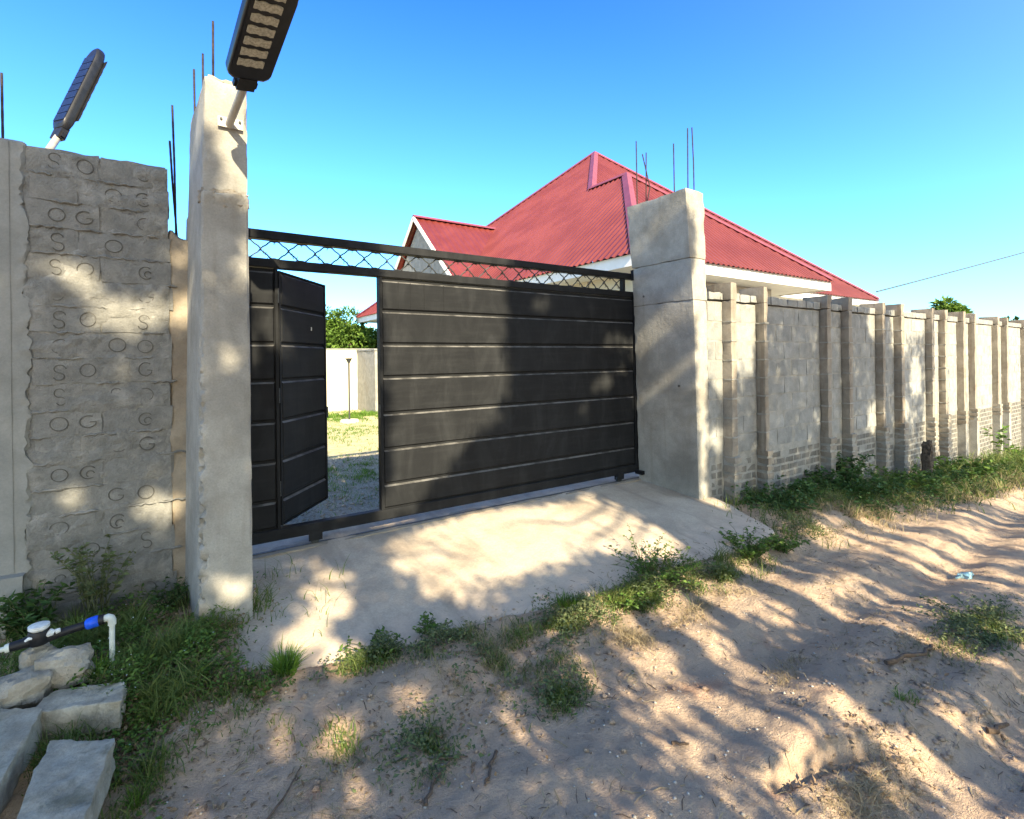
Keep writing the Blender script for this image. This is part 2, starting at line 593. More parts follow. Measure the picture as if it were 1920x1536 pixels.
def inst(name, me, parent, loc, rot=(0, 0, 0), scale=(1, 1, 1)):
    """a part that shares mesh data; loc in world coordinates"""
    root = parent
    off = Vector((0, 0, 0))
    while root.parent is not None:
        off += root.location
        root = root.parent
    o = bpy.data.objects.new(name, me)
    COL.objects.link(o)
    o.parent = parent
    o.location = Vector(loc) - ROOTLOC[root] - off
    o.rotation_euler = rot
    o.scale = scale
    return o


def tri_mesh(name, V, T, mat, smooth=False):
    me = bpy.data.meshes.new(name)
    V = np.ascontiguousarray(V, dtype=np.float32)
    T = np.ascontiguousarray(T, dtype=np.int32)
    me.vertices.add(len(V))
    me.vertices.foreach_set("co", V.ravel())
    me.loops.add(T.size)
    me.loops.foreach_set("vertex_index", T.ravel())
    me.polygons.add(len(T))
    me.polygons.foreach_set("loop_start", np.arange(0, T.size, 3, dtype=np.int32))
    me.materials.append(mat)
    me.update(calc_edges=True)
    me.validate()
    if smooth:
        me.polygons.foreach_set("use_smooth", [True] * len(me.polygons))
    return me


def tri_obj(name, V, T, mat, parent=None, loc=(0, 0, 0), smooth=False):
    if parent is not None:
        root = parent
        while root.parent is not None:
            root = root.parent
        off = ROOTLOC[root]
    else:
        off = Vector(loc)
    o = bpy.data.objects.new(name, tri_mesh(name, np.asarray(V) - np.array(off), T, mat, smooth))
    COL.objects.link(o)
    if parent is not None:
        o.parent = parent
    else:
        o.location = off
    return o


def grid_box(x0, x1, y0, y1, z0, z1, step):
    """closed box with subdivided faces and shared verts: returns V (n,3), quads"""
    nx, ny, nz = [max(1, int(round(abs(b - a) / step))) for a, b in ((x0, x1), (y0, y1), (z0, z1))]
    idx, V, F = {}, [], []

    def vid(i, j, k):
        key = (i, j, k)
        if key not in idx:
            idx[key] = len(V)
            V.append((x0 + (x1 - x0) * i / nx, y0 + (y1 - y0) * j / ny, z0 + (z1 - z0) * k / nz))
        return idx[key]
    for i in range(nx):
        for j in range(ny):
            F.append((vid(i, j, 0), vid(i, j + 1, 0), vid(i + 1, j + 1, 0), vid(i + 1, j, 0)))
            F.append((vid(i, j, nz), vid(i + 1, j, nz), vid(i + 1, j + 1, nz), vid(i, j + 1, nz)))
    for i in range(nx):
        for k in range(nz):
            F.append((vid(i, 0, k), vid(i + 1, 0, k), vid(i + 1, 0, k + 1), vid(i, 0, k + 1)))
            F.append((vid(i, ny, k), vid(i, ny, k + 1), vid(i + 1, ny, k + 1), vid(i + 1, ny, k)))
    for j in range(ny):
        for k in range(nz):
            F.append((vid(0, j, k), vid(0, j, k + 1), vid(0, j + 1, k + 1), vid(0, j + 1, k)))
            F.append((vid(nx, j, k), vid(nx, j + 1, k), vid(nx, j + 1, k + 1), vid(nx, j, k + 1)))
    return np.array(V), F


def roughen(V, amp, scale, seed, edge=0.0, box=None):
    V = V.copy()
    d = np.stack([fbm(V[:, 0] * scale, V[:, 1] * scale, V[:, 2] * scale, seed + s, 3) for s in (1, 50, 99)], 1)
    V += d * amp
    if edge and box is not None:
        x0, x1, y0, y1, z0, z1 = box
        lo = np.array([x0, y0, z0]); hi = np.array([x1, y1, z1])
        cen = (lo + hi) / 2
        near = np.minimum(np.abs(V - lo), np.abs(V - hi)) < edge * 1.5
        cnt = near.sum(1)
        n = np.clip(0.55 + fbm(V[:, 0] * 9, V[:, 1] * 9, V[:, 2] * 9, seed + 7, 3), 0, 1.3)
        pull = (cnt >= 2)[:, None] * near * np.sign(cen - V) * edge * n[:, None]
        V += pull
    return V


def rough_box(name, x0, x1, y0, y1, z0, z1, step, amp, scale, mat, parent=None, seed=1, edge=0.0, warp=None, smooth=35, loc=None):
    V, F = grid_box(x0, x1, y0, y1, z0, z1, step)
    V = roughen(V, amp, scale, seed, edge, (x0, x1, y0, y1, z0, z1))
    if warp is not None:
        V = warp(V)
    mb = MB()
    mb.add(V, F)
    return mb.build(name, mat, parent, smooth, loc)


# ------------------------------------------------------------------ ground
def ramp_yfront(x):
    return np.interp(x, [0.1, 0.45, 1.27, 2.53, 3.4, 4.45, 4.6], [2.98, 2.90, 2.76, 2.63, 2.55, 2.47, 2.47])


def ramp_x0(y):
    return np.interp(y, [2.6, 2.95, 3.3, 3.5, 4.4], [0.16, 0.17, 0.34, 0.42, 0.42])


def ramp_x1(y):
    return np.interp(y, [2.4, 2.55, 3.3, 4.4], [4.42, 4.55, 4.84, 4.9])


def ramp_z(x, y):
    yf = ramp_yfront(x)
    t = np.clip((y - yf) / (4.2 - yf), -0.2, 1.1)
    zf = np.interp(x, [0.2, 1.3, 2.6, 3.6, 4.5], [-1.605, -1.615, -1.61, -1.60, -1.575])
    zb = -1.405
    return zf + (zb - zf) * (1.25 * t - 0.25 * t * t) + 0.008 * fbm(x * 2.5, y * 2.5, 0, 5, 3)


def ground_h(x, y, detail=True):
    x = np.asarray(x, float); y = np.asarray(y, float)
    road = -1.665 - 0.052 * np.clip(x - 3.5, 0, 14) - 0.02 * np.clip(x - 17.5, 0, 30)
    foot_l = -1.50 - 0.03 * np.clip(-x, 0, 2)
    foot_r = -1.55 - 0.068 * np.clip(x - 5, 0, 12) - 0.02 * np.clip(x - 17, 0, 30)
    foot = np.where(x < 2.5, foot_l + (-1.6 - foot_l) * sstep(0.2, 0.7, x), -1.6 + (foot_r + 1.6) * sstep(4.3, 5.0, x))
    t = sstep(2.15, 3.0, y + 0.12 * vnoise(x * 1.2, y * 0.5, 0, 3))
    z = road + (foot - road) * t
    far = sstep(-1.5, -4.0, y)
    z = z + far * 0.25
    # bumps of the unmade road, stretched along its length
    near = np.exp(-((np.asarray(x) - 3) / 14) ** 2)
    z = z + near * (0.024 * fbm(x * 0.7, y * 1.9, 0, 21, 3) + 0.008 * fbm(x * 2.0, y * 6.0, 0, 31, 3))
    # wheel ruts running with the road
    wav = 0.12 * np.sin(x * 0.8 + 0.5)
    for yc, w, d in ((1.62 + wav, 0.15, 0.045), (0.98 + wav, 0.07, 0.025), (0.62 + wav, 0.17, 0.055)):
        k = sstep(1.6, 3.2, x)
        z = z - k * d * np.exp(-((y - yc) / w) ** 2) + k * 0.6 * d * np.exp(-((y - yc - 0.33) / 0.17) ** 2)
    for yc, w in ((1.36 + wav, 0.07), (1.9 + wav, 0.07), (2.02 - 0.1 * (x - 1.5), 0.06)):
        v = y - yc
        z = z + near * 0.0045 * np.sin(2 * np.pi * x / 0.115 + 34 * np.abs(v)) * np.exp(-(v / w) ** 4) * sstep(0.7, 1.5, x) * np.clip(0.4 + vnoise(x * 1.3, y, 0, 55), 0, 1)
    # mound with a washed-out edge beside the camera
    m = np.exp(-(((x - 2.62) / 0.48) ** 2 + ((y - 1.14) / 0.24) ** 2))
    z = z + 0.085 * m
    seg = np.interp(x, [1.9, 2.1, 2.3, 2.5], [1.13, 1.095, 1.03, 0.93])
    on = sstep(1.88, 1.98, x) * sstep(2.55, 2.35, x)
    z = z - on * 0.07 * np.exp(-((y - seg + 0.035) / 0.032) ** 2) + on * 0.03 * sstep(seg - 0.01, seg + 0.03, y) * np.exp(-((y - seg) / 0.2) ** 2)
    # low earth hump in front of the ramp
    z = z + 0.05 * np.exp(-(((x - 1.12) / 0.32) ** 2 + ((y - 2.42) / 0.17) ** 2))
    z = z + 0.035 * np.exp(-(((x - 1.45) / 0.3) ** 2 + ((y - 2.12) / 0.12) ** 2))
    if detail:
        z = z + near * (0.007 * fbm(x * 8, y * 13, 0, 41, 4) + 0.0045 * vnoise(x * 30, y * 30, 0, 47))
    # sunk under the ramp
    yf = ramp_yfront(x)
    ins = sstep(-0.015, 0.05, y - yf) * sstep(0, 0.06, x - ramp_x0(y)) * sstep(0, 0.05, ramp_x1(y) - x)
    z = z + ins * (ramp_z(x, y) - 0.12 - z)
    lip = np.exp(-((y - yf + 0.03) / 0.07) ** 2) * sstep(0.2, 0.6, x) * sstep(4.2, 3.6, x)
    z = np.maximum(z, z + lip * (ramp_z(x, yf) - 0.006 - z)) * (1 - ins) + z * ins
    # yard level behind the walls
    yt = np.where(x > 4.86, 3.44, 4.12)
    yard = -1.42 + 0.012 * fbm(x * 1.5, y * 1.5, 0, 61, 3)
    w = sstep(-0.05, 0.05, y - yt)
    return z + w * (yard - z)


def axis(lo, hi, step, far, g=1.16):
    core = list(np.arange(lo, hi + 1e-6, step))
    a, s = [], step
    x = core[0]
    while x > -far:
        s *= g
        x -= s
        a.append(x)
    b, s = [], step
    x = core[-1]
    while x < far:
        s *= g
        x += s
        b.append(x)
    return np.array(a[::-1] + core + b)


gx = axis(-1.1, 9.0, 0.028, 700)
gy = axis(0.25, 4.6, 0.026, 700)
GX, GY = np.meshgrid(gx, gy)
GZ = ground_h(GX, GY)
V = np.stack([GX.ravel(), GY.ravel(), GZ.ravel()], 1)
nx, ny = len(gx), len(gy)
i, j = np.meshgrid(np.arange(nx - 1), np.arange(ny - 1))
a = (j * nx + i).ravel()
T = np.concatenate([np.stack([a, a + 1, a + nx + 1], 1), np.stack([a, a + nx + 1, a + nx], 1)])
g_o = tri_obj("ground", V, T, M['ground'], smooth=True)
tag(g_o, "sandy pinkish earth of the unmade lane and yard", None, None, "structure")

# ramp slab
nu, nv = 150, 60
us = np.linspace(0, 1, nu); vs_ = np.linspace(0, 1, nv)
mb = MB()
top = []
for b_ in vs_:
    for a_ in us:
        xg = 0.2 + 4.4 * a_
        yf = float(ramp_yfront(xg)) + 0.03 * float(fbm(xg * 3, 0, 0, 9, 3)) * (1 - b_)
        y = yf + (4.42 - yf) * b_
        x = float(ramp_x0(y)) + (float(ramp_x1(y)) - float(ramp_x0(y))) * a_
        x += (0.02 * float(fbm(y * 4, 3, 0, 12, 3))) * (1 if a_ < 0.01 or a_ > 0.99 else 0)
        z = float(ramp_z(x, min(y, 4.3)))
        if b_ == 0: z -= 0.012
        top.append((x, y, z))
fs = [(q * nu + p, q * nu + p + 1, (q + 1) * nu + p + 1, (q + 1) * nu + p) for q in range(nv - 1) for p in range(nu - 1)]
mb.add(top, fs)
rim = [p for p in range(nu)] + [q * nu + nu - 1 for q in range(1, nv)] + [(nv - 1) * nu + p for p in range(nu - 2, -1, -1)] + [q * nu for q in range(nv - 2, 0, -1)]
low = [(top[k][0], top[k][1], top[k][2] - 0.13) for k in rim]
base = len(mb.v)
mb.v += low
n = len(rim)
for k in range(n):
    mb.f.append((rim[(k + 1) % n], rim[k], base + k, base + (k + 1) % n)); mb.mi.append(0)
rp = mb.build("driveway_ramp", M['ramp'], smooth=50)
tag(rp, "rough concrete ramp sloping from the black gate down to the lane", None, None, "structure")


# ------------------------------------------------------------------ left stamped block wall
lw = thing("block_wall", "tall grey block wall stamped with rings and letters left of the gate", "wall", (-0.3, 4.08, -1.5))
XL, XR, ZT, RH = -0.612, 0.072, 1.272, 0.1535
def smear_face(V):
    f = (V[:, 1] < 4.03) & (V[:, 2] < ZT - 0.02)
    n = fbm(V[:, 0] * 5, V[:, 2] * 9, 0, 63, 4)
    V[:, 1] -= f * np.clip(0.003 + 0.012 * n + 0.004 * fbm(V[:, 0] * 30, V[:, 2] * 30, 0, 65, 2), -0.004, 0.016)
    return V


rough_box("mortar", XL - 0.02, XR - 0.012, 4.006, 4.14, -1.7, ZT - 0.012, 0.014, 0.0, 14, M['mortar'], lw, 3, 0.0, smear_face, 60)


def stamp_block(seed, w, h=0.1518, d=0.125):
    V, F = grid_box(-w / 2, w / 2, 0, d, -h / 2, h / 2, 0.035)
    V = roughen(V, 0.0028, 18, seed, 0.005, (-w / 2, w / 2, 0, d, -h / 2, h / 2))
    mb = MB(); mb.add(V, F)
    return mb.mesh("block", M['stamped'], 40)


def arc(cx, cz, r, a0, a1, n=14, sz=1.0):
    return [(cx + r * math.cos(math.radians(a0 + (a1 - a0) * k / n)), -0.0005, cz + sz * r * math.sin(math.radians(a0 + (a1 - a0) * k / n))) for k in range(n + 1)]


def letter_mesh(ch):
    mb = MB()
    r = 0.043
    if ch == 'O':
        mb.tube(arc(0, 0, r, 0, 360, 26), 0.0034, 5, False)
    elif ch == 'C':
        mb.tube(arc(0, 0, r, 48, 312, 20), 0.0042, 5)
        mb.tube(arc(0.012, -0.01, r * 0.5, 20, 250, 12), 0.0036, 5)
    elif ch == 'S':
        mb.tube(arc(0, 0.024, 0.028, 10, 270, 14)[:] + arc(0, -0.030, 0.026, 90, -160, 14)[1:], 0.0034, 5)
    elif ch == 'G':
        mb.tube(arc(0, 0, r, 55, 330, 20) + [(0.04, 0, -0.004), (0.008, 0, -0.004)], 0.0042, 5)
    return mb.mesh("letter", M['letter'], 60)


LET = {c: letter_mesh(c) for c in 'OCSG'}
LX = {1: -0.485, 2: -0.352, 3: -0.215, 4: -0.068}
rows = [{1: 'S', 2: 'O', 4: 'G'}, {3: 'O', 4: 'C'}, {1: 'O', 2: 'G', 4: 'C'}, {1: 'S', 3: 'O', 4: 'G'}, {1: 'S', 2: 'O', 4: 'C'},
        {1: 'O', 4: 'G'}, {1: 'S', 2: 'O', 4: 'S'}, {1: 'O', 3: 'O', 4: 'O'}, {1: 'S', 2: 'O', 4: 'G'}, {1: 'S', 3: 'S', 4: 'O'},
        {1: 'O', 2: 'G', 4: 'C'}, {1: 'S', 3: 'O', 4: 'G'}, {1: 'O', 2: 'C'}, {3: 'G', 4: 'O'}, {1: 'O', 3: 'C'}, {2: 'O', 4: 'S'},
        {1: 'S', 3: 'O'}, {2: 'O', 4: 'O'}, {1: 'S', 3: 'O'}]
rj = random.Random(4)
bm_cache = {}
for r, lets in enumerate(rows):
    zc = ZT - RH * (r + 0.5)
    cut = -0.285 if r % 2 == 0 else -0.385
    cuts = [XL + rj.uniform(-0.012, 0.012), cut, XR + rj.uniform(-0.02, 0.014)]
    for s in (0, 1):
        x0, x1 = cuts[s] + 0.002, cuts[s + 1] - 0.002
        me = stamp_block(100 + r * 2 + s, x1 - x0)
        yb = 4.0 + rj.uniform(-0.003, 0.005)
        tilt = rj.uniform(-0.006, 0.006)
        bo = inst("block", me, lw, ((x0 + x1) / 2, yb, zc), (0, tilt, 0))
        for kx, ch in lets.items():
            lx = LX[kx] + rj.uniform(-0.008, 0.008)
            if x0 - 0.01 < lx < x1 + 0.01 and rj.random() > 0.12:
                inst("letter", LET[ch], bo, (lx, yb - 0.0005, zc + rj.uniform(-0.006, 0.006)),
                     (0, rj.uniform(-0.5, 0.5) if ch == 'O' else rj.uniform(-0.2, 0.2), 0), (rj.uniform(0.82, 0.98), 1, rj.uniform(0.8, 0.98)))


# mortar squeezed out of the bed joints: ragged raised ridges
def smear_wall():
    mb = MB()
    rr = random.Random(9)
    for r in range(1, 19):
        z = ZT - RH * r
        x = XL
        while x < XR - 0.05:
            ln = rr.uniform(0.04, 0.2)
            if rr.random() < 0.62:
                n = max(3, int(ln / 0.018))
                pts = [(x + ln * k / n, 4.0, z + rr.uniform(-0.006, 0.006)) for k in range(n + 1)]
                rad = [0.002] + [rr.uniform(0.004, 0.011) for _ in range(n - 1)] + [0.002]
                mb.tube(pts, rad, 6, False)
            x += ln + rr.uniform(0.0, 0.05)
    o = mb.build("mortar_smear", M['mortar'], lw, 60)
    o["kind"] = "stuff"


smear_wall()


def ragged(V):
    e = np.clip((V[:, 0] - (XL - 0.06)) / 0.06, 0, 1)
    V[:, 0] += e * (0.013 * fbm(V[:, 2] * 14, V[:, 1] * 9, 0, 77, 5, 0.7) - 0.006)
    V[:, 1] += e * (V[:, 1] < 4.02) * (0.006 * fbm(V[:, 2] * 22, V[:, 0] * 22, 0, 78, 3))
    return V


rough_box("column", -0.95, XL + 0.004, 3.992, 4.22, -1.7, ZT + 0.012, 0.014, 0.0015, 5, M['column'], lw, 8, 0.008, ragged)
rough_box("column", -0.688, -0.684, 3.988, 4.0, -1.25, ZT, 0.05, 0.001, 5, M['column'], lw, 12)
rough_box("footing", -1.0, -0.64, 3.94, 4.2, -1.75, -1.17, 0.05, 0.008, 8, M['column'], lw, 9, 0.01)


def infill_top(V):
    t = np.clip((V[:, 2] - 0.6) / 0.3, 0, 1)
    dip = 0.05 * np.sin(np.clip((V[:, 0] - 0.06) / 0.2, 0, 1) * math.pi) - 0.03 * np.exp(-((V[:, 0] - 0.07) / 0.03) ** 2)
    V[:, 2] -= t * dip
    return V


rough_box("infill_column", XR - 0.012, 0.27, 4.008, 4.15, -1.7, 0.87, 0.022, 0.006, 11, M['infill'], lw, 14, 0.01, infill_top)


def rebars(parent, lst, r=0.0062):
    for pts in lst:
        mb = MB()
        n = 10
        P = [Vector(p) for p in pts]
        path = []
        for k in range(len(P) - 1):
            for q in range(n):
                path.append(P[k].lerp(P[k + 1], q / n))
        path.append(P[-1])
        rad = [r * (1.0 + 0.12 * (k % 2)) for k in range(len(path))]
        mb.tube(path, rad, 7)
        mb.build("rebar", M['rebar'], parent, 60)


rebars(lw, [[(0.104, 4.06, 0.80), (0.100, 4.06, 1.3), (0.092, 4.05, 1.70)], [(0.112, 4.08, 0.80), (0.088, 4.07, 1.2), (0.076, 4.07, 1.47)],
            [(-0.722, 4.08, 1.2), (-0.724, 4.08, 1.68)]])


# ------------------------------------------------------------------ gate pillars
def pillar_lift(name, parent, x0, x1, y0, y1, z0, z1, lean, seed, mat, edge=0.01, chip=None, step=0.028, amp=0.0014):
    def warp(V):
        t = (V[:, 2] - z0) / (z1 - z0)
        f = (x1 - V[:, 0]) / (x1 - x0)
        V[:, 0] += t * (lean[1] + (lean[0] - lean[1]) * f)
        if chip is not None:
            V = chip(V)
        return V
    return rough_box(name, x0, x1, y0, y1, z0, z1, step, amp, 4.5, mat, parent, seed, edge, warp)


pl = thing("gate_pillar", "tall concrete gate pillar carrying the lamp, left of the black gate", "pillar", (0.31, 3.75, -1.5))


def chipL(V):
    near = np.exp(-((V[:, 0] - 0.165) / 0.035) ** 2 - ((V[:, 1] - 3.4) / 0.05) ** 2)
    n = np.clip(fbm(V[:, 0] * 24, V[:, 1] * 24, V[:, 2] * 17, 71, 5, 0.65) * 1.1 + 0.5, 0, 1.8)
    zf = sstep(0.6, -0.2, V[:, 2]) * 0.9 + 0.12
    V[:, 0] += near * n * 0.034 * zf
    V[:, 1] += near * n * 0.03 * zf
    return V


def lip(V):
    t = np.exp(-((V[:, 2] - 0.965) / 0.035) ** 2)
    V[:, 1] -= t * np.clip(0.014 + 0.016 * fbm(V[:, 0] * 22, V[:, 2] * 22, 0, 88, 3), 0, 0.04) * (V[:, 1] < 3.6)
    return V


def skewL(V):
    t = np.clip((V[:, 1] - 3.4) / 0.7, 0, 1)
    f = np.clip((0.446 - V[:, 0]) / 0.26, 0, 1)
    V[:, 0] -= 0.05 * t * f
    return V


pillar_lift("shaft", pl, 0.165, 0.446, 3.40, 4.12, -1.75, 0.985, (0.045, 0.004), 21, M['pillar'], 0.008, lambda V: skewL(lip(chipL(V))), 0.016, 0.0016)
pillar_lift("upper_shaft", pl, 0.214, 0.446, 3.415, 4.10, 0.975, 1.642, (0.022, 0.006), 25, M['pillar'], 0.008, skewL, 0.02, 0.0026)
# the honeycombed joint between the two pours
for k in range(1):
    V_, F_ = grid_box(0.203, 0.454, 3.397, 3.47, 0.90, 1.01, 0.009)
    V_ = roughen(V_, 0.010, 30, 33, 0.012, (0.203, 0.454, 3.397, 3.47, 0.90, 1.01))
    V_[:, 1] += 0.004 + 0.009 * np.clip(fbm(V_[:, 0] * 30, V_[:, 2] * 34, 0, 35, 3), -0.6, 1)
    mb = MB(); mb.add(V_, F_)
    mb.build("joint", M['pillar_raw'], pl, 40)
V_, F_ = grid_box(0.245, 0.445, 3.45, 4.08, 1.62, 1.675, 0.02)
V_ = roughen(V_, 0.014, 16, 37, 0.012, (0.245, 0.445, 3.45, 4.08, 1.62, 1.675))
mb = MB(); mb.add(V_, F_)
mb.build("broken_top", M['pillar_raw'], pl, 40)
rebars(pl, [[(0.292, 3.62, 1.6), (0.296, 3.62, 2.09)], [(0.262, 3.98, 1.6), (0.264, 3.98, 2.06)],
            [(0.218, 4.04, 1.6), (0.216, 4.04, 1.97)], [(0.40, 4.03, 1.6), (0.40, 4.03, 1.9)]])

pr = thing("gate_pillar", "broad concrete gate pillar with bare rods on top, right of the black gate", "pillar", (4.7, 3.75, -1.5))
pillar_lift("shaft", pr, 4.625, 4.815, 3.35, 4.16, -1.85, 0.60, (-0.06, -0.03), 41, M['pillar'], 0.004, None, 0.03, 0.0014)
pillar_lift("shaft", pr, 4.560, 4.792, 3.349, 4.155, 0.6015, 1.032, (-0.03, -0.012), 43, M['pillar'], 0.004, None, 0.03, 0.0014)
pillar_lift("upper_shaft", pr, 4.522, 4.782, 3.352, 4.15, 1.0335, 1.735, (-0.062, -0.012), 45, M['pillar'], 0.006, None, 0.03, 0.0022)
rebars(pr, [[(4.535, 4.06, 1.6), (4.53, 4.06, 2.48)], [(4.56, 3.98, 1.6), (4.66, 3.98, 1.95), (4.585, 4.02, 2.33)],
            [(4.635, 4.02, 1.65), (4.65, 4.02, 2.36)],
            [(4.555, 3.56, 1.6), (4.55, 3.56, 2.28)], [(4.70, 3.50, 1.6), (4.71, 3.50, 2.46)],
            [(4.74, 3.45, 1.6), (4.735, 3.45, 2.08), (4.715, 3.45, 2.45)]])
# tie holes left by the formwork
mb = MB()
for (y, z) in ((3.52, 1.0), (3.6, 0.83), (3.8, 0.86), (3.44, 0.98), (4.0, 0.7), (3.55, -0.3)):
    mb.tube([(4.55 + 0.001 + max(0, (0.6 - z)) * 0.02, y, z), (4.58, y, z)], 0.013, 8)
for o in (mb.build("tie_hole", M['letter'], pr, 60),):
    o["kind"] = "stuff"

# ------------------------------------------------------------------ sliding gate
gt = thing("sliding_gate", "black steel sliding gate with wicket door standing open", "gate", (2.6, 4.23, -1.33))
GY0 = 4.2
SE = [0.70, 0.426, 0.144, -0.133, -0.437, -0.737, -1.031, -1.238]


def strip(name, parent, O, ex, ey, x0, x1, z0, z1, proud=0.018, ch=0.013, gap=0.008):
    """pressed strip: chamfered all round, front towards -ey"""
    O, ex, ey = Vector(O), Vector(ex), Vector(ey)
    ez = Vector((0, 0, 1))
    z0 += gap; z1 -= gap
    A = [(x0, z0), (x1, z0), (x1, z1), (x0, z1)]
    B = [(x0 + ch, z0 + ch), (x1 - ch, z0 + ch), (x1 - ch, z1 - ch), (x0 + ch, z1 - ch)]
    vs = [O + ex * x + ez * z for x, z in A] + [O + ex * x + ez * z - ey * proud for x, z in B]
    # slight oil-canning of the sheet face
    nx_, nz_ = max(2, int((x1 - x0) / 0.18)), 3
    fs = [(0, 1, 5, 4), (1, 2, 6, 5), (2, 3, 7, 6), (3, 0, 4, 7)]
    mb = MB()
    mb.add(vs, fs[:2] + fs[3:])
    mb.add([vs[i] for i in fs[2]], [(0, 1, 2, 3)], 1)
    g = []
    for b in range(nz_ + 1):
        for a in range(nx_ + 1):
            x = B[0][0] + (B[1][0] - B[0][0]) * a / nx_
            z = B[0][1] + (B[2][1] - B[0][1]) * b / nz_
            w = 0.0 if a in (0, nx_) or b in (0, nz_) else 0.004 * float(vnoise(x * 3 + O.x, z * 6, 0, 91))
            g.append(O + ex * x + ez * z - ey * (proud + w))
    mb.add(g, [(b * (nx_ + 1) + a, b * (nx_ + 1) + a + 1, (b + 1) * (nx_ + 1) + a + 1, (b + 1) * (nx_ + 1) + a) for b in range(nz_) for a in range(nx_)])
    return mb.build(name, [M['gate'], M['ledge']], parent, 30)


def backing(name, parent, O, ex, ey, x0, x1, z0, z1):
    mb = MB()
    mb.obox(O, ex, ey, (0, 0, 1), (x0, x1), (0.001, 0.012), (z0, z1))
    return mb.build(name, M['gate'], parent)


EX, EY = (1, 0, 0), (0, 1, 0)
backing("sheet", gt, (0, GY0, 0), EX, EY, 1.53, 4.62, -1.24, 0.705)
backing("sheet", gt, (0, GY0, 0), EX, EY, 0.25, 0.735, -1.24, 0.705)
for k in range(7):
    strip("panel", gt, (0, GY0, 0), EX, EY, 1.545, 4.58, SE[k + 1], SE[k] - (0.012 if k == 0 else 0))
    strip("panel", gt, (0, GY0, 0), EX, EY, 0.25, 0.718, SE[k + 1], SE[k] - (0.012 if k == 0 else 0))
# faint vertical welds on the uppermost strip
for x in (1.69, 1.80, 1.93, 2.12):
    mb = MB(); mb.box(x, x + 0.005, GY0 - 0.0215, GY0 - 0.01, 0.445, 0.672)
    mb.build("weld_seam", M['gate'], gt)


def bar(name, parent, x0, x1, z0, z1, y0=GY0 - 0.02, y1=GY0 + 0.045, ch=0.006):
    mb = MB()
    poly = [(y0 + ch, z0), (y1 - ch, z0), (y1, z0 + ch), (y1, z1 - ch), (y1 - ch, z1), (y0 + ch, z1), (y0, z1 - ch), (y0, z0 + ch)]
    mb.prism(poly, (0, 0, 0), (0, 1, 0), (0, 0, 1), (1, 0, 0), x0, x1)
    return mb.build(name, M['gate'], parent)


bar("top_rail", gt, 0.25, 4.72, 0.918, 0.985, GY0 - 0.025, GY0 + 0.05)
bar("middle_rail", gt, 0.25, 4.72, 0.708, 0.775, GY0 - 0.025, GY0 + 0.05)
bar("bottom_rail", gt, 0.25, 4.72, -1.325, -1.24, GY0 - 0.025, GY0 + 0.05)
for x0, x1 in ((0.722, 0.742), (1.522, 1.548), (4.585, 4.65)):
    mb = MB(); mb.box(x0, x1, GY0 - 0.021, GY0 + 0.04, -1.2395, 0.7075)
    mb.build("upright", M['gate'], gt)
mb = MB(); mb.box(4.41, 4.45, GY0 - 0.018, GY0 + 0.03, 0.7755, 0.9175)
mb.build("upright", M['gate'], gt)
# crossing coils of barbed wire between the rails
for ph in (0.0, math.pi):
    mb = MB()
    n = 340
    pts = []
    for k in range(n + 1):
        x = 0.3 + (4.4 - 0.3) * k / n
        u = (x - 0.63) / 0.39 * 2 * math.pi + ph
        pts.append((x, GY0 + 0.012 + 0.016 * math.cos(u), 0.846 + 0.066 * math.sin(u) + 0.004 * math.sin(7 * u)))
    mb.tube(pts, 0.0056, 5)
    mb.build("wire", M['wire'], gt, 60)
rr = random.Random(3)
mb = MB()
x = 0.435
while x < 4.4:
    for dx, z in ((0, 0.846), (0.098, 0.905), (0.06, 0.79), (0.03, 0.82)):
        c_ = Vector((x + dx, GY0 + 0.012, z))
        for s in (0, 1):
            d = Vector((rr.uniform(-0.4, 0.4), rr.uniform(-0.5, 0.5), rr.uniform(-1, 1))).normalized() * (0.028 if z != 0.846 else 0.02)
            mb.tube([c_ - d * 0.6, c_ + d], [0.0045 if z == 0.846 else 0.0028, 0.0015], 5)
    x += 0.195
o = mb.build("barb", M['wire'], gt, 60)
o["kind"] = "stuff"
# guide roller bracket at the far top corner, stop at the foot
mb = MB()
mb.box(4.53, 4.70, GY0 - 0.07, GY0 - 0.03, 0.90, 1.02)
mb.tube([(4.66, GY0 - 0.13, 0.94), (4.66, GY0 - 0.02, 0.94)], 0.038, 14)
mb.tube([(4.6, GY0 - 0.10, 1.0), (4.6, GY0 - 0.02, 1.0)], 0.03, 14)
mb.build("roller_bracket", M['gate'], gt, 40)
mb = MB()
mb.box(4.56, 4.72, GY0 - 0.13, GY0 - 0.03, -1.34, -1.30)
mb.box(4.66, 4.70, GY0 - 0.10, GY0 - 0.05, -1.41, -1.29)
mb.build("stop", M['gate'], gt)
for x in (0.99, 4.33):
    mb = MB()
    mb.box(x - 0.05, x + 0.05, GY0 - 0.03, GY0 - 0.018, -1.375, -1.30)
    mb.box(x - 0.035, x + 0.035, GY0 + 0.03, GY0 + 0.04, -1.385, -1.30)
    mb.build("wheel_housing", M['gate'], gt)
    mb = MB()
    mb.tube([(x, GY0 - 0.012, -1.372), (x, GY0 + 0.024, -1.372)], 0.034, 18)
    mb.build("wheel", M['wire'], gt, 40)
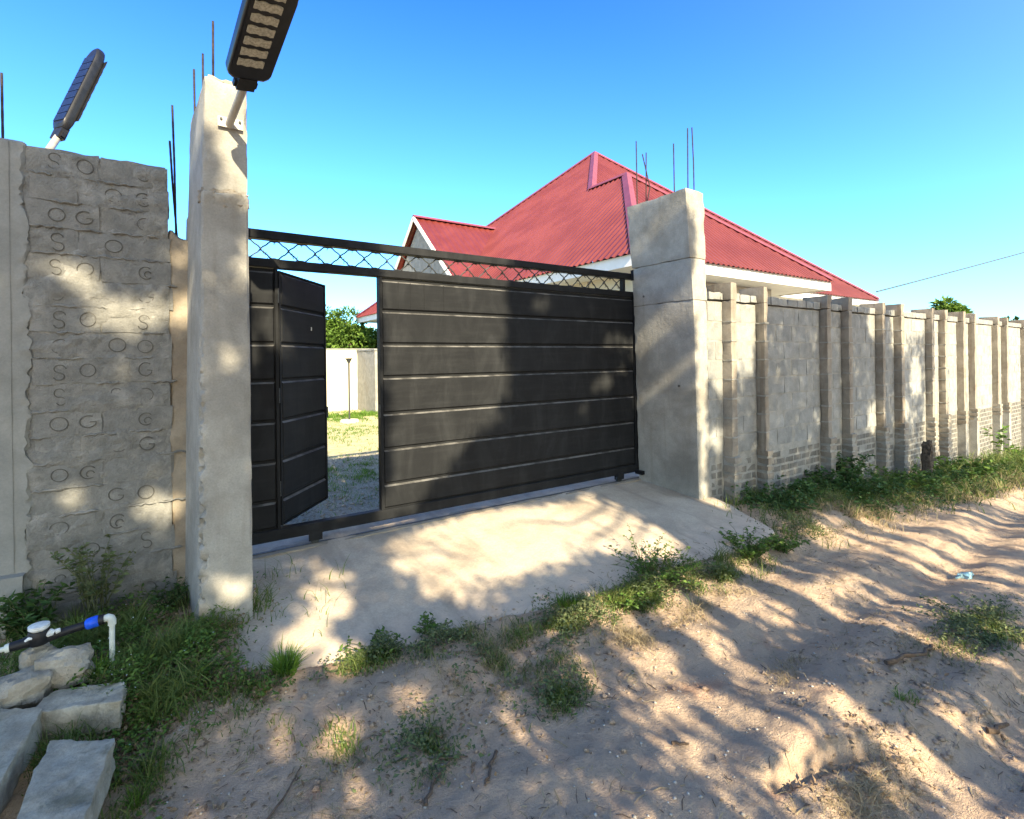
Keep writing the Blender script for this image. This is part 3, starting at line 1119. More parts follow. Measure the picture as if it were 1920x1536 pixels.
# wicket door
hx, hy = 0.745, 4.222
ang = math.atan2(0.616, 0.51)
dex = Vector((math.cos(ang), math.sin(ang), 0))
dey = Vector((-math.sin(ang), math.cos(ang), 0))
dn = backing("wicket_door", gt, (hx, hy, 0), dex, dey, 0.0, 0.775, -1.225, 0.692)
for k in range(7):
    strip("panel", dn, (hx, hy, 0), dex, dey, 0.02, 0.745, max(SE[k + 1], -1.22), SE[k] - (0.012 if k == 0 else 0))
for a0, a1 in ((0.0, 0.02), (0.75, 0.777)):
    mb = MB(); mb.obox((hx, hy, 0), dex, dey, (0, 0, 1), (a0, a1), (-0.016, 0.03), (-1.228, 0.694))
    mb.build("stile", M['gate'], dn)
for z0, z1 in ((-1.2285, -1.2255), (0.6925, 0.6965)):
    mb = MB(); mb.obox((hx, hy, 0), dex, dey, (0, 0, 1), (0.0, 0.777), (-0.017, 0.031), (z0, z1))
    mb.build("rail", M['gate'], dn)
mb = MB(); mb.obox((hx, hy, 0), dex, dey, (0, 0, 1), (0.755, 0.79), (-0.022, -0.0165), (-0.50, -0.40))
mb.build("latch", M['wire'], dn)
mb = MB(); mb.obox((hx, hy, 0), dex, dey, (0, 0, 1), (0.49, 0.496), (-0.023, -0.015), (0.27, 0.30))
mb.build("peephole", M['whiteplastic'], dn)
for z in (0.45, -0.3, -1.0):
    mb = MB(); mb.tube([(hx - 0.004, hy - 0.03, z), (hx - 0.004, hy - 0.03, z + 0.11)], 0.010, 10)
    mb.build("hinge", M['wire'], gt, 40)
mb = MB(); mb.box(1.512, 1.5215, GY0 - 0.026, GY0 + 0.01, -0.47, -0.36)
mb.build("lock_plate", M['wire'], gt)

tr = thing("gate_rail", "thin steel rail on the ground under the black gate", "rail", (2.6, 4.2, -1.41))
mb = MB()
mb.box(0.42, 4.72, GY0 - 0.012, GY0 + 0.012, -1.42, -1.398)
mb.build("rail_bar", M['wire'], tr)
rough_box("rail_kerb", 0.42, 4.75, GY0 - 0.07, GY0 + 0.09, -1.5, -1.402, 0.05, 0.003, 8, M['infill'], tr, 5, 0.006)

# ------------------------------------------------------------------ right boundary wall
rw = thing("boundary_wall", "long grey block boundary wall with paired pilasters right of the gate", "wall", (8, 3.4, -1.7))
WY = 3.35
PX = [(5.065, 5.167), (5.712, 5.79), (7.218, 7.328), (7.826, 7.936), (8.93, 9.02), (9.615, 9.735), (10.935, 11.05), (11.57, 11.69),
      (12.53, 12.66), (13.21, 13.33), (14.74, 14.87), (15.42, 15.55), (17.0, 17.12), (17.65, 17.77), (19.0, 19.12)]
WEND = 22.0


def zground(x):
    return -1.55 - 0.068 * max(0, min(x - 5, 12)) - 0.02 * max(0, x - 17)


rough_box("mortar", 4.80, WEND, WY + 0.007, WY + 0.14, -2.9, 0.60, 0.12, 0.002, 6, M['wallmortar'], rw, 51)
Z0, ZC, NC = -1.075, 0.592, 8
CH = (ZC - Z0) / NC
blockmesh = {}


def wall_block(w, h, seed, mat, d=0.10, name="block"):
    key = (round(w, 2), round(h, 3), seed % 3, name)
    if key not in blockmesh:
        V, F = grid_box(-w / 2, w / 2, 0, d, -h / 2, h / 2, 0.11)
        V = roughen(V, 0.0018, 12, 300 + seed % 3, 0.005, (-w / 2, w / 2, 0, d, -h / 2, h / 2))
        mb = MB(); mb.add(V, F)
        blockmesh[key] = mb.mesh(name, mat, 40)
    return blockmesh[key]


rb = random.Random(6)
edges = [(4.80, PX[0][0])] + [(PX[k][1], PX[k + 1][0]) for k in range(len(PX) - 1)] + [(PX[-1][1], WEND)]
nb = nk = 0
farblocks, farbricks, farcope = MB(), MB(), MB()
for bi, (x0, x1) in enumerate(edges):
    L_ = x1 - x0
    nfull = max(1, round(L_ / 0.37))
    bw = L_ / nfull
    for cidx in range(NC):
        zc = Z0 + CH * (cidx + 0.5)
        xs = [x0]
        off = bw / 2 if cidx % 2 else 0
        if off: xs.append(x0 + off)
        while xs[-1] + bw < x1 - 0.02: xs.append(xs[-1] + bw)
        xs.append(x1)
        for q in range(len(xs) - 1):
            w = xs[q + 1] - xs[q] - 0.012
            if w < 0.03: continue
            xc = (xs[q] + xs[q + 1]) / 2
            if nb < 296:
                o = inst("block", wall_block(w, CH - 0.011, nb, M['block']), rw, (xc, WY + rb.uniform(-0.002, 0.0035), zc))
                nb += 1
            else:
                farblocks.box(xc - w / 2, xc + w / 2, WY + rb.uniform(-0.002, 0.002), WY + 0.06, zc - CH / 2 + 0.006, zc + CH / 2 - 0.006)
    # plinth courses of small bricks
    zg = zground(x1) - 0.1
    zt, crs = Z0 - 0.06, 0
    while zt > zg:
        h = 0.088
        bl = 0.2
        xs = [x0 + 0.03]
        if crs % 2: xs.append(x0 + 0.03 + bl / 2)
        while xs[-1] + bl < x1 - 0.06: xs.append(xs[-1] + bl)
        xs.append(x1 - 0.03)
        for q in range(len(xs) - 1):
            w = xs[q + 1] - xs[q] - 0.022
            if w < 0.04: continue
            xc = (xs[q] + xs[q + 1]) / 2
            if nk < 250:
                inst("brick", wall_block(round(w, 2), h - 0.02, nk, M['brick'], 0.08, "brick"), rw, (xc, WY + 0.001 + rb.uniform(-0.003, 0.004), zt - h / 2))
                nk += 1
            else:
                farbricks.box(xc - w / 2, xc + w / 2, WY + rb.uniform(-0.002, 0.003), WY + 0.05, zt - h + 0.012, zt - 0.01)
        zt -= h
        crs += 1
    # coping course on top, with a dark gap below
    x = x0 + 0.004
    while x < x1 - 0.03:
        w = min(rb.uniform(0.16, 0.22), x1 - 0.004 - x)
        zz = 0.615 + rb.uniform(-0.004, 0.004)
        if x < 10.5:
            rough_box("coping_block", x, x + w - 0.006, WY - 0.022 + rb.uniform(-0.004, 0.004), WY + 0.19, zz, 0.705 + rb.uniform(-0.008, 0.006),
                      0.05, 0.003, 12, M['block'], rw, 500 + int(x * 40), 0.007)
        else:
            farcope.box(x, x + w - 0.006, WY - 0.02, WY + 0.19, zz, 0.705)
        x += w
for mbx, nm, mt in ((farblocks, "far_block", 'block'), (farbricks, "far_brick", 'brick'), (farcope, "far_coping", 'block')):
    o = mbx.build(nm, M[mt], rw)
    o["kind"] = "stuff"
for k, (a, b_) in enumerate(PX):
    far = k >= 8
    zg = zground(a) - 0.15
    shp = rb.uniform(-0.004, 0.004)
    # shaft of stacked blocks with visible beds
    p = rough_box("pilaster", a, b_, WY - 0.10 + shp, WY + 0.006, Z0 - 0.02, 0.612, 0.035 if not far else 0.12, 0.003, 9, M['pilaster'], rw, 600 + k, 0.006)
    rough_box("cap", a - 0.004, b_ + 0.006, WY - 0.105, WY + 0.21, 0.616, 0.80 + rb.uniform(-0.012, 0.012), 0.05, 0.003, 9, M['pilaster'], p, 640 + k, 0.008)
    if not far:
        for zz in np.arange(Z0 + CH, 0.55, CH):
            mb = MB(); mb.box(a - 0.004, b_ + 0.004, WY - 0.106 + shp, WY + 0.004, zz - 0.007, zz + 0.007)
            V2, F2 = grid_box(a - 0.004, b_ + 0.004, WY - 0.106 + shp, WY + 0.004, zz - 0.008, zz + 0.008, 0.03)
            V2 = roughen(V2, 0.004, 40, 700 + k)
            mb = MB(); mb.add(V2, F2)
            mb.build("mortar_bed", M['wallmortar'], p, 40)
    # wider foot of flat courses
    z = Z0 - 0.0
    q = 0
    rough_box("foot_core", a - 0.003, b_ + 0.022, WY - 0.118, WY + 0.004, zg, Z0, 0.1, 0.003, 9, M['wallmortar'], p, 660 + k)
    while z > zg and q < 9:
        h = rb.uniform(0.075, 0.1)
        if not far or q < 3:
            rough_box("foot_brick", a - 0.012, b_ + 0.036 + rb.uniform(-0.006, 0.006), WY - 0.132 + rb.uniform(-0.006, 0.004), WY + 0.003, z - h + 0.022, z, 0.05,
                      0.004, 12, M['pilaster'], p, 800 + k * 10 + q, 0.008)
        z -= h
        q += 1

# ------------------------------------------------------------------ red roofed house
hs = thing("red_roofed_house", "house with a steep red corrugated hip roof behind the gate", "house", (11.5, 11.5, -1.42))
HX, HY0, HY1, HZ, HM = 6.13, 5.5, 6.66, 1.67, 0.9
HA, HBw = 5.41, 2.85
RX, RX2 = 12.4, 18.0


def corrugated(name, parent, cols, lo, hi, pt, nrm, pitch=0.15, amp=0.03, sub=4):
    """cols: range along the eave; lo/hi: run-up extents at that station; pt(c,u) -> point on the plane"""
    n = int((cols[1] - cols[0]) / pitch * sub)
    vs, fs = [], []
    prof = [0.0, 1.0, 0.85, 0.0]
    for k in range(n + 1):
        c_ = cols[0] + (cols[1] - cols[0]) * k / n
        off = Vector(nrm) * (amp * prof[k % sub])
        a_, b_ = lo(c_), max(hi(c_), lo(c_))
        for t in (0, 1):
            vs.append(Vector(pt(c_, a_ + (b_ - a_) * t)) + off)
    for k in range(n):
        fs.append((2 * k, 2 * k + 2, 2 * k + 3, 2 * k + 1))
    mb = MB(); mb.add(vs, fs)
    return mb.build(name, M['roof'], parent)


nl = 1 / math.sqrt(1 + HM * HM)
# long left slope: wing and main roof in one plane


def left_hi(y):
    return float(np.interp(y, [HY0, HY0 + HBw, 9.51, 9.51 + HA - HBw, 19.2], [0, HBw, HBw, HA, 0]))


corrugated("roof_slope", hs, (HY0, 19.2), lambda y: -0.05, left_hi, lambda y, u: (HX + u, y, HZ + HM * u), (-HM * nl, 0, nl))
corrugated("roof_slope", hs, (HX, RX), lambda x: -0.05, lambda x: float(np.interp(x, [HX, HX + HBw, RX], [0, HBw, 0])),
           lambda x, u: (x, HY0 + u, HZ + HM * u), (0, -HM * nl, nl))
corrugated("roof_slope", hs, (HX + HBw, RX2), lambda x: -0.05,
           lambda x: float(np.interp(x, [HX, HX + HA, RX2], [0, HA, 0])), lambda x, u: (x, HY1 + u, HZ + HM * u), (0, -HM * nl, nl))
wm = HM * HBw / (RX - HX - HBw)
corrugated("roof_slope", hs, (HY0, 9.6), lambda y: -0.05, lambda y: float(np.interp(y, [HY0, HY0 + HBw, 9.6], [0, RX - HX - HBw, RX - HX - HBw])),
           lambda y, u: (RX - u, y, HZ + wm * u), (0.5, 0, 0.8))
yb = 19.2
RUNB = yb - HY1 - HA
HMB = HM * HA / RUNB
mm_ = HM * HA / (RX2 - HX - HA)
corrugated("roof_slope", hs, (HY1, yb), lambda y: -0.05, lambda y: float(np.interp(y, [HY1, HY1 + HA, yb], [0, RX2 - HX - HA, 0])),
           lambda y, u: (RX2 - u, y, HZ + mm_ * u), (0.5, 0, 0.8))
corrugated("roof_slope", hs, (HX, RX2), lambda x: -0.05, lambda x: float(np.interp(x, [HX, HX + HA, RX2], [0, RUNB, 0])),
           lambda x, u: (x, yb - u, HZ + HMB * u), (0, 0.67, 0.74))
# gabled side wing
GYc, GZr, GX0, GX1 = 13.9, 4.15, 6.12, 8.95
GHW = (GZr - HZ) / HM
for s in (-1, 1):
    corrugated("gable_roof", hs, (GX0, GX1 - 0.02), lambda x: 0.0, lambda x: GHW + 0.05, lambda x, u, s=s: (x, GYc + s * u, GZr - HM * u), (0, s * HM * nl, nl), 0.2, 0.02)


def cap(name, a, b_, w=0.11, h=0.05):
    """ridge cap: folded strip laid over a ridge or hip"""
    a, b_ = Vector(a), Vector(b_)
    d = (b_ - a).normalized()
    s_ = d.cross(Vector((0, 0, 1))).normalized()
    u = s_.cross(d).normalized()
    if u.z < 0: u = -u
    mb = MB()
    poly = [(-w, -0.035), (-w * 0.9, -0.045), (0, h * 0.5), (w * 0.9, -0.045), (w, -0.035), (0, h)]
    mb.prism(poly, a, s_, u, d, 0, (b_ - a).length)
    return mb.build(name, M['ridge'], hs)


A_ = (HX + HA, HY1 + HA + 0.0, HZ + HM * HA)
B_ = (HX + HBw, HY0 + HBw, HZ + HM * HBw)
P_ = (HX + HBw, 9.51, HZ + HM * HBw)
up = Vector((0, 0, 0.03))
cap("ridge_cap", Vector((HX, HY0, HZ)) + up, Vector(B_) + up)
cap("ridge_cap", Vector(B_) + up, Vector(P_) + up, 0.09)
cap("ridge_cap", Vector(P_) + up, Vector(A_) + up)
cap("ridge_cap", Vector(A_) + up, Vector((HX, yb, HZ)) + up)
cap("ridge_cap", Vector(A_) + up, Vector((RX2, HY1, HZ)) + up)
cap("ridge_cap", Vector(B_) + up, Vector((RX, HY0, HZ)) + up)
cap("ridge_cap", (GX0 - 0.02, GYc, GZr + 0.03), (GX1, GYc, GZr + 0.03), 0.12)
# fascias and soffits
def board(name, x0, x1, y0, y1, z0, z1, mat='white'):
    mb = MB(); mb.box(x0, x1, y0, y1, z0, z1)
    return mb.build(name, M[mat], hs)


board("fascia", HX + 0.0, HX + 0.025, HY0 + 0.03, yb, HZ - 0.22, HZ - 0.035)
board("fascia", HX - 0.003, RX, HY0 + 0.002, HY0 + 0.028, HZ - 0.225, HZ - 0.03)
board("fascia", RX + 0.0, RX2, HY1 + 0.0, HY1 + 0.025, HZ - 0.22, HZ - 0.035)
board("fascia", RX - 0.028, RX - 0.003, HY0 + 0.03, HY1 + 0.0, HZ - 0.22, HZ - 0.035)
board("soffit", HX + 0.026, RX - 0.03, HY0 + 0.03, 7.4, HZ - 0.20, HZ - 0.19)
board("soffit", HX + 0.026, 7.0, 7.401, yb, HZ - 0.20, HZ - 0.19)
board("soffit", RX + 0.001, RX2, HY1 + 0.026, 7.6, HZ - 0.202, HZ - 0.192)
board("wall", 6.78, 11.2, 6.2, 7.3, -1.45, HZ - 0.201, 'housewall')
board("wall", 6.75, 17.2, 7.31, 18.55, -1.45, HZ - 0.203, 'housewall')
mb = MB()
gy_ = GHW - 0.12
mb.prism([(GYc - gy_, HZ - 0.2), (GYc + gy_, HZ - 0.2), (GYc, GZr - 0.2)], (0, 0, 0), (0, 1, 0), (0, 0, 1), (1, 0, 0), 6.26, 6.36)
mb.build("gable_wall", M['block'], hs)  # darker block grey paints in the gable's shade
mb = MB(); mb.box(6.37, 6.74, GYc - gy_, GYc + gy_, -1.45, HZ - 0.205)
mb.build("wall", M['housewall'], hs)
for s in (-1, 1):
    d = Vector((0, s * 1.0, -HM)).normalized()
    mb = MB()
    mb.obox((GX0 - 0.01, GYc, GZr - 0.015), (1, 0, 0), d, Vector((1, 0, 0)).cross(d), (-0.012, 0.012), (0, GHW / d.y * s if d.y else 1), (-0.055, 0.055))
    mb.build("bargeboard", M['white'], hs)

# ------------------------------------------------------------------ yard: back wall, return wall, post, neighbour's house
bw_ = thing("yard_wall", "cream plastered wall across the far end of the yard", "wall", (4, 15.45, -1.42))
mb = MB(); mb.box(-9, 6.0, 15.4, 15.55, -1.6, 0.37); mb.build("wall_face", M['plaster'], bw_)
mb = MB(); mb.box(-9, 6.0, 15.38, 15.57, 0.371, 0.40); mb.build("coping", M['block'], bw_)
rt = thing("return_wall", "grey unplastered stub wall in shade at the end of the yard", "wall", (5.2, 14.8, -1.42))
rough_box("wall_face", 4.90, 5.06, 13.85, 15.39, -1.6, 0.30, 0.12, 0.006, 3, M['wallmortar'], rt, 7, 0.01)
rough_box("coping", 4.88, 5.08, 13.83, 15.39, 0.302, 0.36, 0.1, 0.004, 3, M['block'], rt, 9, 0.01)
yp = thing("yard_post", "thin metal post with flared top standing in the yard", "post", (3.72, 12.3, -1.42))
mb = MB(); mb.tube([(3.72, 12.3, -1.45), (3.72, 12.3, -0.02)], 0.02, 10); mb.build("shaft", M['wire'], yp, 40)
mb = MB(); mb.tube([(3.72, 12.3, -0.02), (3.72, 12.3, 0.05), (3.72, 12.3, 0.09)], [0.03, 0.06, 0.09], 12); mb.build("flared_cap", M['wire'], yp, 40)
mb = MB(); mb.tube([(3.72, 12.3, -1.5), (3.72, 12.3, -1.36)], [0.26, 0.2], 14); mb.build("footing", M['plaster'], yp, 40)

# ------------------------------------------------------------------ solar lamps
def solar_lamp(label, O, e1, side, length, width, bracket, arm_r=0.021, under_first=True):
    """O: root end of the head, e1 along the head, side: rough lateral axis"""
    O, e1 = Vector(O), Vector(e1).normalized()
    e2 = (Vector(side) - e1 * Vector(side).dot(e1)).normalized()
    e3 = e1.cross(e2).normalized()          # points to the underside
    t = thing("solar_street_lamp", label, "street lamp", bracket[0], "solar lamps on arms")
    w = width / 2
    pl_ = []
    for x, y in ((0.0, -0.72), (0.03, -0.92), (0.07, -1.0), (0.80, -1.0)):
        pl_.append((x * length, y * w))
    for k in range(1, 10):
        a_ = -math.pi / 2 + math.pi * k / 10
        pl_.append((0.80 * length + 0.20 * length * math.cos(a_), w * math.sin(a_)))
    pl_ += [(x, -y) for x, y in reversed(pl_[:4])]
    def sc(p, f):
        return [((x - length / 2) * f + length / 2, y * f) for x, y in p]
    mb = MB()
    n = len(pl_)
    rings = [(sc(pl_, 0.93), -0.028), (sc(pl_, 0.99), -0.018), (pl_, -0.004), (pl_, 0.014), (sc(pl_, 0.985), 0.024), (sc(pl_, 0.95), 0.028)]
    vs = [O + e1 * x + e2 * y + e3 * z for p, z in rings for x, y in p]
    fs = [tuple(range(n)), tuple(range((len(rings) - 1) * n + n - 1, (len(rings) - 1) * n - 1, -1))]
    for r in range(len(rings) - 1):
        fs += [(r * n + k, r * n + (k + 1) % n, (r + 1) * n + (k + 1) % n, (r + 1) * n + k) for k in range(n)]
    mb.add(vs, fs)
    head = mb.build("head", M['lampbody'], t, 35)
    # rim round the recessed LED bay
    mb = MB()
    mb.obox(O, e1, e2, e3, (0.08, length * 0.86), (-0.06, 0.094), (0.029, 0.031))
    mb.build("led_tray", M['lampbody'], head)
    for r in range(7):
        x0 = 0.10 + r * (length * 0.74) / 7
        mb = MB()
        pts = []
        for k in range(9):
            yy = -0.044 + 0.122 * k / 8
            wv = 0.0035 * math.sin(k * 2.1 + r)
            pts.append((x0 + 0.012 + wv, yy))
        for k in range(8, -1, -1):
            yy = -0.044 + 0.122 * k / 8
            pts.append((x0 + 0.053 + 0.0035 * math.sin(k * 1.7 + r), yy))
        mb.prism(pts, O, e1, e2, e3, 0.0315, 0.039)
        mb.build("led_module", M['lens'], head)
    # solar cells on the upper side
    mb = MB()
    for r in range(9):
        for q in range(2):
            xx = 0.05 + r * (length - 0.14) / 9
            yy = -w * 0.84 + q * w * 0.85
            mb.obox(O, e1, e2, e3, (xx, xx + (length - 0.14) / 9 - 0.006), (yy, yy + w * 0.83), (-0.0325, -0.0285))
    o = mb.build("solar_panel", M['solar'], head)
    # knuckle and arm
    mb = MB()
    mb.obox(O, e1, e2, e3, (-0.075, 0.012), (-0.045, 0.045), (-0.014, 0.03))
    mb.obox(O, e1, e2, e3, (-0.065, -0.025), (-0.058, 0.058), (-0.004, 0.018))
    mb.build("knuckle", M['blackplastic'], t)
    mb = MB()
    mb.tube([Vector(bracket[0]), O - e1 * 0.06 + e3 * 0.006], arm_r, 14)
    mb.build("arm", M['pole'], t, 40)
    return t


lr = solar_lamp("black solar lamp jutting from the left gate pillar over the drive", (0.398, 3.02, 1.508), (0.055, -0.62, 0.19), (-1, -0.08, -0.2), 0.66, 0.215,
                [(0.352, 3.405, 1.385)])
# wall plate of that lamp
mb = MB()
mb.box(0.295, 0.425, 3.392, 3.40, 1.368, 1.425)
mb.build("bracket", M['pole'], lr)
for x, z in ((0.312, 1.41), (0.408, 1.41)):
    mb = MB()
    mb.tube([(x, 3.384, z), (x, 3.393, z)], 0.008, 6)
    mb.build("bolt", M['wire'], lr)
ll = solar_lamp("black solar lamp tilted up behind the stamped block wall", (-0.527, 4.56, 1.585), (0.205, 0.12, 0.66), (0.55, -0.78, 0.0), 0.70, 0.135,
                [(-0.62, 4.15, 1.12)])
mb = MB(); mb.box(-0.68, -0.56, 4.141, 4.149, 1.09, 1.15); mb.build("bracket", M['pole'], ll)

# ------------------------------------------------------------------ overhead wire, stump, far trees
wr = thing("overhead_cable", "thin overhead cable rising to the right in the sky", "cable", (20, 7, 2.5))
mb = MB()
pts = []
for k in range(41):
    t = k / 40
    pts.append((18.05 + 27.6 * t, 6.72 - 6.1 * t, 1.93 + 6.4 * t - 0.5 * t * (1 - t)))
mb.tube(pts, 0.022, 6)
mb.build("cable_run", M['cable'], wr, 60)

st = thing("wooden_stump", "dark weathered wooden post stump in the weeds by the wall", "post", (9.55, 2.92, -1.95))


def stump_w(V):
    V[:, 2] += (V[:, 2] > -1.45) * (0.07 * fbm(V[:, 0] * 30, V[:, 1] * 30, 0, 5, 3))
    V[:, 0] += (V[:, 2] + 1.9) * 0.12
    return V


rough_box("shaft", 9.46, 9.60, 2.86, 2.99, -2.1, -1.33, 0.03, 0.006, 14, M['wood'], st, 15, 0.02, stump_w)


# ------------------------------------------------------------------ plants
def blades(P, H, Wd, az, lean, rs, curl=1.0):
    """grass blades as bent tapering strips: arrays of base points, heights, widths, lean directions"""
    N = len(P)
    lev = np.array([0, 0.4, 0.75, 1.0])
    d = np.stack([np.cos(az), np.sin(az), np.zeros(N)], 1)
    tw = rs.uniform(0, np.pi, N)
    sd = np.stack([np.cos(tw), np.sin(tw), np.zeros(N)], 1)
    rows_ = []
    for l in lev:
        c_ = P + d * (H * lean * l ** (1 + curl))[:, None]
        c_[:, 2] += H * (l - 0.45 * lean * l * l)
        wv = Wd * (1 - l ** 1.6) * 0.5
        if l < 1:
            rows_ += [c_ - sd * wv[:, None], c_ + sd * wv[:, None]]
        else:
            rows_ += [c_]
    V = np.stack(rows_, 1).reshape(-1, 3)
    b0 = np.arange(N)[:, None] * 7
    T = np.array([[0, 1, 3], [0, 3, 2], [2, 3, 5], [2, 5, 4], [4, 5, 6]])
    T = (b0[:, :, None] + T[None]).reshape(-1, 3)
    return V, T


def leaves(P, D, Ln, Wd, rs, droop=0.25):
    """pointed leaves as folded quads: base, direction, length, width"""
    N = len(P)
    up_ = np.tile([0, 0, 1.0], (N, 1)) + rs.normal(0, 0.5, (N, 3))
    D = D / np.linalg.norm(D, axis=1, keepdims=True)
    s_ = np.cross(D, up_)
    s_ /= np.linalg.norm(s_, axis=1, keepdims=True) + 1e-9
    nrm = np.cross(s_, D)
    mid = P + D * (Ln * 0.45)[:, None]
    tip = P + D * Ln[:, None] - nrm * (Ln * droop)[:, None]
    l_ = mid + s_ * (Wd * 0.5)[:, None] + nrm * (Wd * 0.18)[:, None]
    r_ = mid - s_ * (Wd * 0.5)[:, None] + nrm * (Wd * 0.18)[:, None]
    V = np.stack([P, l_, tip, r_], 1).reshape(-1, 3)
    T = (np.arange(N)[:, None, None] * 4 + np.array([[0, 1, 2], [0, 2, 3]])[None]).reshape(-1, 3)
    return V, T


def merge(parts):
    Vs, Ts, n = [], [], 0
    for V, T in parts:
        Vs.append(V); Ts.append(T + n); n += len(V)
    return np.concatenate(Vs), np.concatenate(Ts)


def grass_patch(rs, cx, cy, rx, ry, n, h=(0.05, 0.12), w=(0.003, 0.006), lean=(0.3, 1.0)):
    n = int(n * 1.7)
    h = (h[0] * 0.9, h[1] * 1.4)
    w = (w[0] * 1.1, w[1] * 1.15)
    x = cx + rx * rs.normal(0, 0.52, n); y = cy + ry * rs.normal(0, 0.52, n)
    n_ = vnoise(x * 6, y * 6, 0, 5) + 0.6 * vnoise(x * 17, y * 17, 0, 6)
    k = n_ > rs.uniform(-0.6, 0.55, n)
    x, y, n_ = x[k], y[k], n_[k]
    n = len(x)
    P = np.stack([x, y, ground_z(x, y) - 0.005], 1)
    H = rs.uniform(h[0], h[1], n) * np.clip(0.6 + 0.55 * n_, 0.35, 1.3)
    return blades(P, H, rs.uniform(*w, n), rs.uniform(0, 2 * np.pi, n), rs.uniform(*lean, n), rs)


def ground_z(x, y):
    z = ground_h(x, y)
    on = (y > ramp_yfront(x) + 0.02) & (x > ramp_x0(y)) & (x < ramp_x1(y)) & (y < 4.3)
    return np.where(on, ramp_z(x, y), z)


def stuff(name, parts, mat, label):
    V, T = merge(parts)
    o = tri_obj(name, V, T, mat)
    return tag(o, label, None, None, "stuff")


rs = np.random.default_rng(5)
# verge on the left, under the block wall and round the meter
stuff("verge_grass", [grass_patch(rs, -0.25, 3.55, 0.75, 0.45, 5200, (0.06, 0.16), (0.003, 0.007)),
                      grass_patch(rs, -0.02, 3.05, 0.22, 0.45, 2600, (0.05, 0.15), (0.003, 0.007)),
                      grass_patch(rs, -0.13, 2.62, 0.13, 0.3, 1300, (0.05, 0.13), (0.003, 0.006)),
                      grass_patch(rs, 0.17, 3.15, 0.10, 0.22, 500, (0.04, 0.10)),
                      grass_patch(rs, -0.33, 2.72, 0.14, 0.18, 420, (0.07, 0.16)),
                      grass_patch(rs, -0.45, 2.4, 0.12, 0.28, 500, (0.04, 0.10)),
                      grass_patch(rs, -0.42, 3.1, 0.3, 0.2, 700, (0.05, 0.12)),
                      grass_patch(rs, 0.33, 2.72, 0.16, 0.14, 420, (0.03, 0.09))], M['grass'], "low green grass on the verge below the stamped block wall")
# strip along the foot of the ramp
stuff("ramp_edge_grass", [grass_patch(rs, 0.95, 2.72, 0.2, 0.08, 420, (0.03, 0.08)),
                          grass_patch(rs, 1.32, 2.62, 0.2, 0.12, 700, (0.03, 0.09)),
                          grass_patch(rs, 1.6, 2.32, 0.32, 0.22, 1100, (0.03, 0.08)),
                          grass_patch(rs, 1.58, 1.97, 0.17, 0.09, 800, (0.03, 0.08)),
                          grass_patch(rs, 2.1, 2.5, 0.4, 0.14, 1500, (0.04, 0.10)),
                          grass_patch(rs, 2.7, 2.45, 0.45, 0.14, 1700, (0.04, 0.11)),
                          grass_patch(rs, 3.5, 2.36, 0.5, 0.14, 1500, (0.04, 0.12)),
                          grass_patch(rs, 0.92, 2.05, 0.15, 0.14, 900, (0.02, 0.055)),
                          grass_patch(rs, 0.62, 2.28, 0.09, 0.12, 200, (0.02, 0.06)),
                          grass_patch(rs, 0.35, 2.45, 0.2, 0.3, 260, (0.02, 0.06)),
                          grass_patch(rs, 4.15, 1.0, 0.5, 0.16, 1300, (0.02, 0.07)),
                          grass_patch(rs, 2.84, 0.98, 0.08, 0.05, 160, (0.03, 0.08))], M['grass'], "patchy green grass along the foot of the ramp and lane")
stuff("dry_grass", [grass_patch(rs, 1.42, 2.42, 0.36, 0.26, 1500, (0.03, 0.1), (0.002, 0.004), (0.7, 1.6)),
                    grass_patch(rs, 1.5, 2.1, 0.3, 0.16, 900, (0.03, 0.09), (0.002, 0.004), (0.8, 1.8)),
                    grass_patch(rs, 2.45, 2.15, 0.5, 0.16, 1300, (0.03, 0.09), (0.002, 0.004), (0.8, 1.8)),
                    grass_patch(rs, 3.2, 2.2, 0.5, 0.16, 600, (0.03, 0.09), (0.002, 0.004), (0.8, 1.8)),
                    grass_patch(rs, 2.22, 0.9, 0.28, 0.14, 800, (0.03, 0.09), (0.002, 0.004), (0.9, 2.0)),
                    grass_patch(rs, 2.75, 1.45, 0.4, 0.10, 350, (0.02, 0.07), (0.002, 0.004), (0.9, 2.0)),
                    grass_patch(rs, 0.5, 1.95, 0.35, 0.4, 500, (0.02, 0.07), (0.002, 0.004), (1.0, 2.2)),
                    grass_patch(rs, 0.05, 2.45, 0.25, 0.35, 350, (0.02, 0.07), (0.002, 0.004), (1.0, 2.2)),
                    grass_patch(rs, 3.6, 1.1, 0.7, 0.3, 900, (0.02, 0.07), (0.002, 0.004), (0.9, 2.0)),
                    grass_patch(rs, 6.3, 2.5, 1.3, 0.3, 2600, (0.05, 0.16), (0.003, 0.006), (0.5, 1.4)),
                    grass_patch(rs, 10.5, 2.4, 3.0, 0.35, 3000, (0.06, 0.2), (0.004, 0.008), (0.4, 1.2))],
      M['dry'], "dry straw coloured grass lying on the lane and its verge")
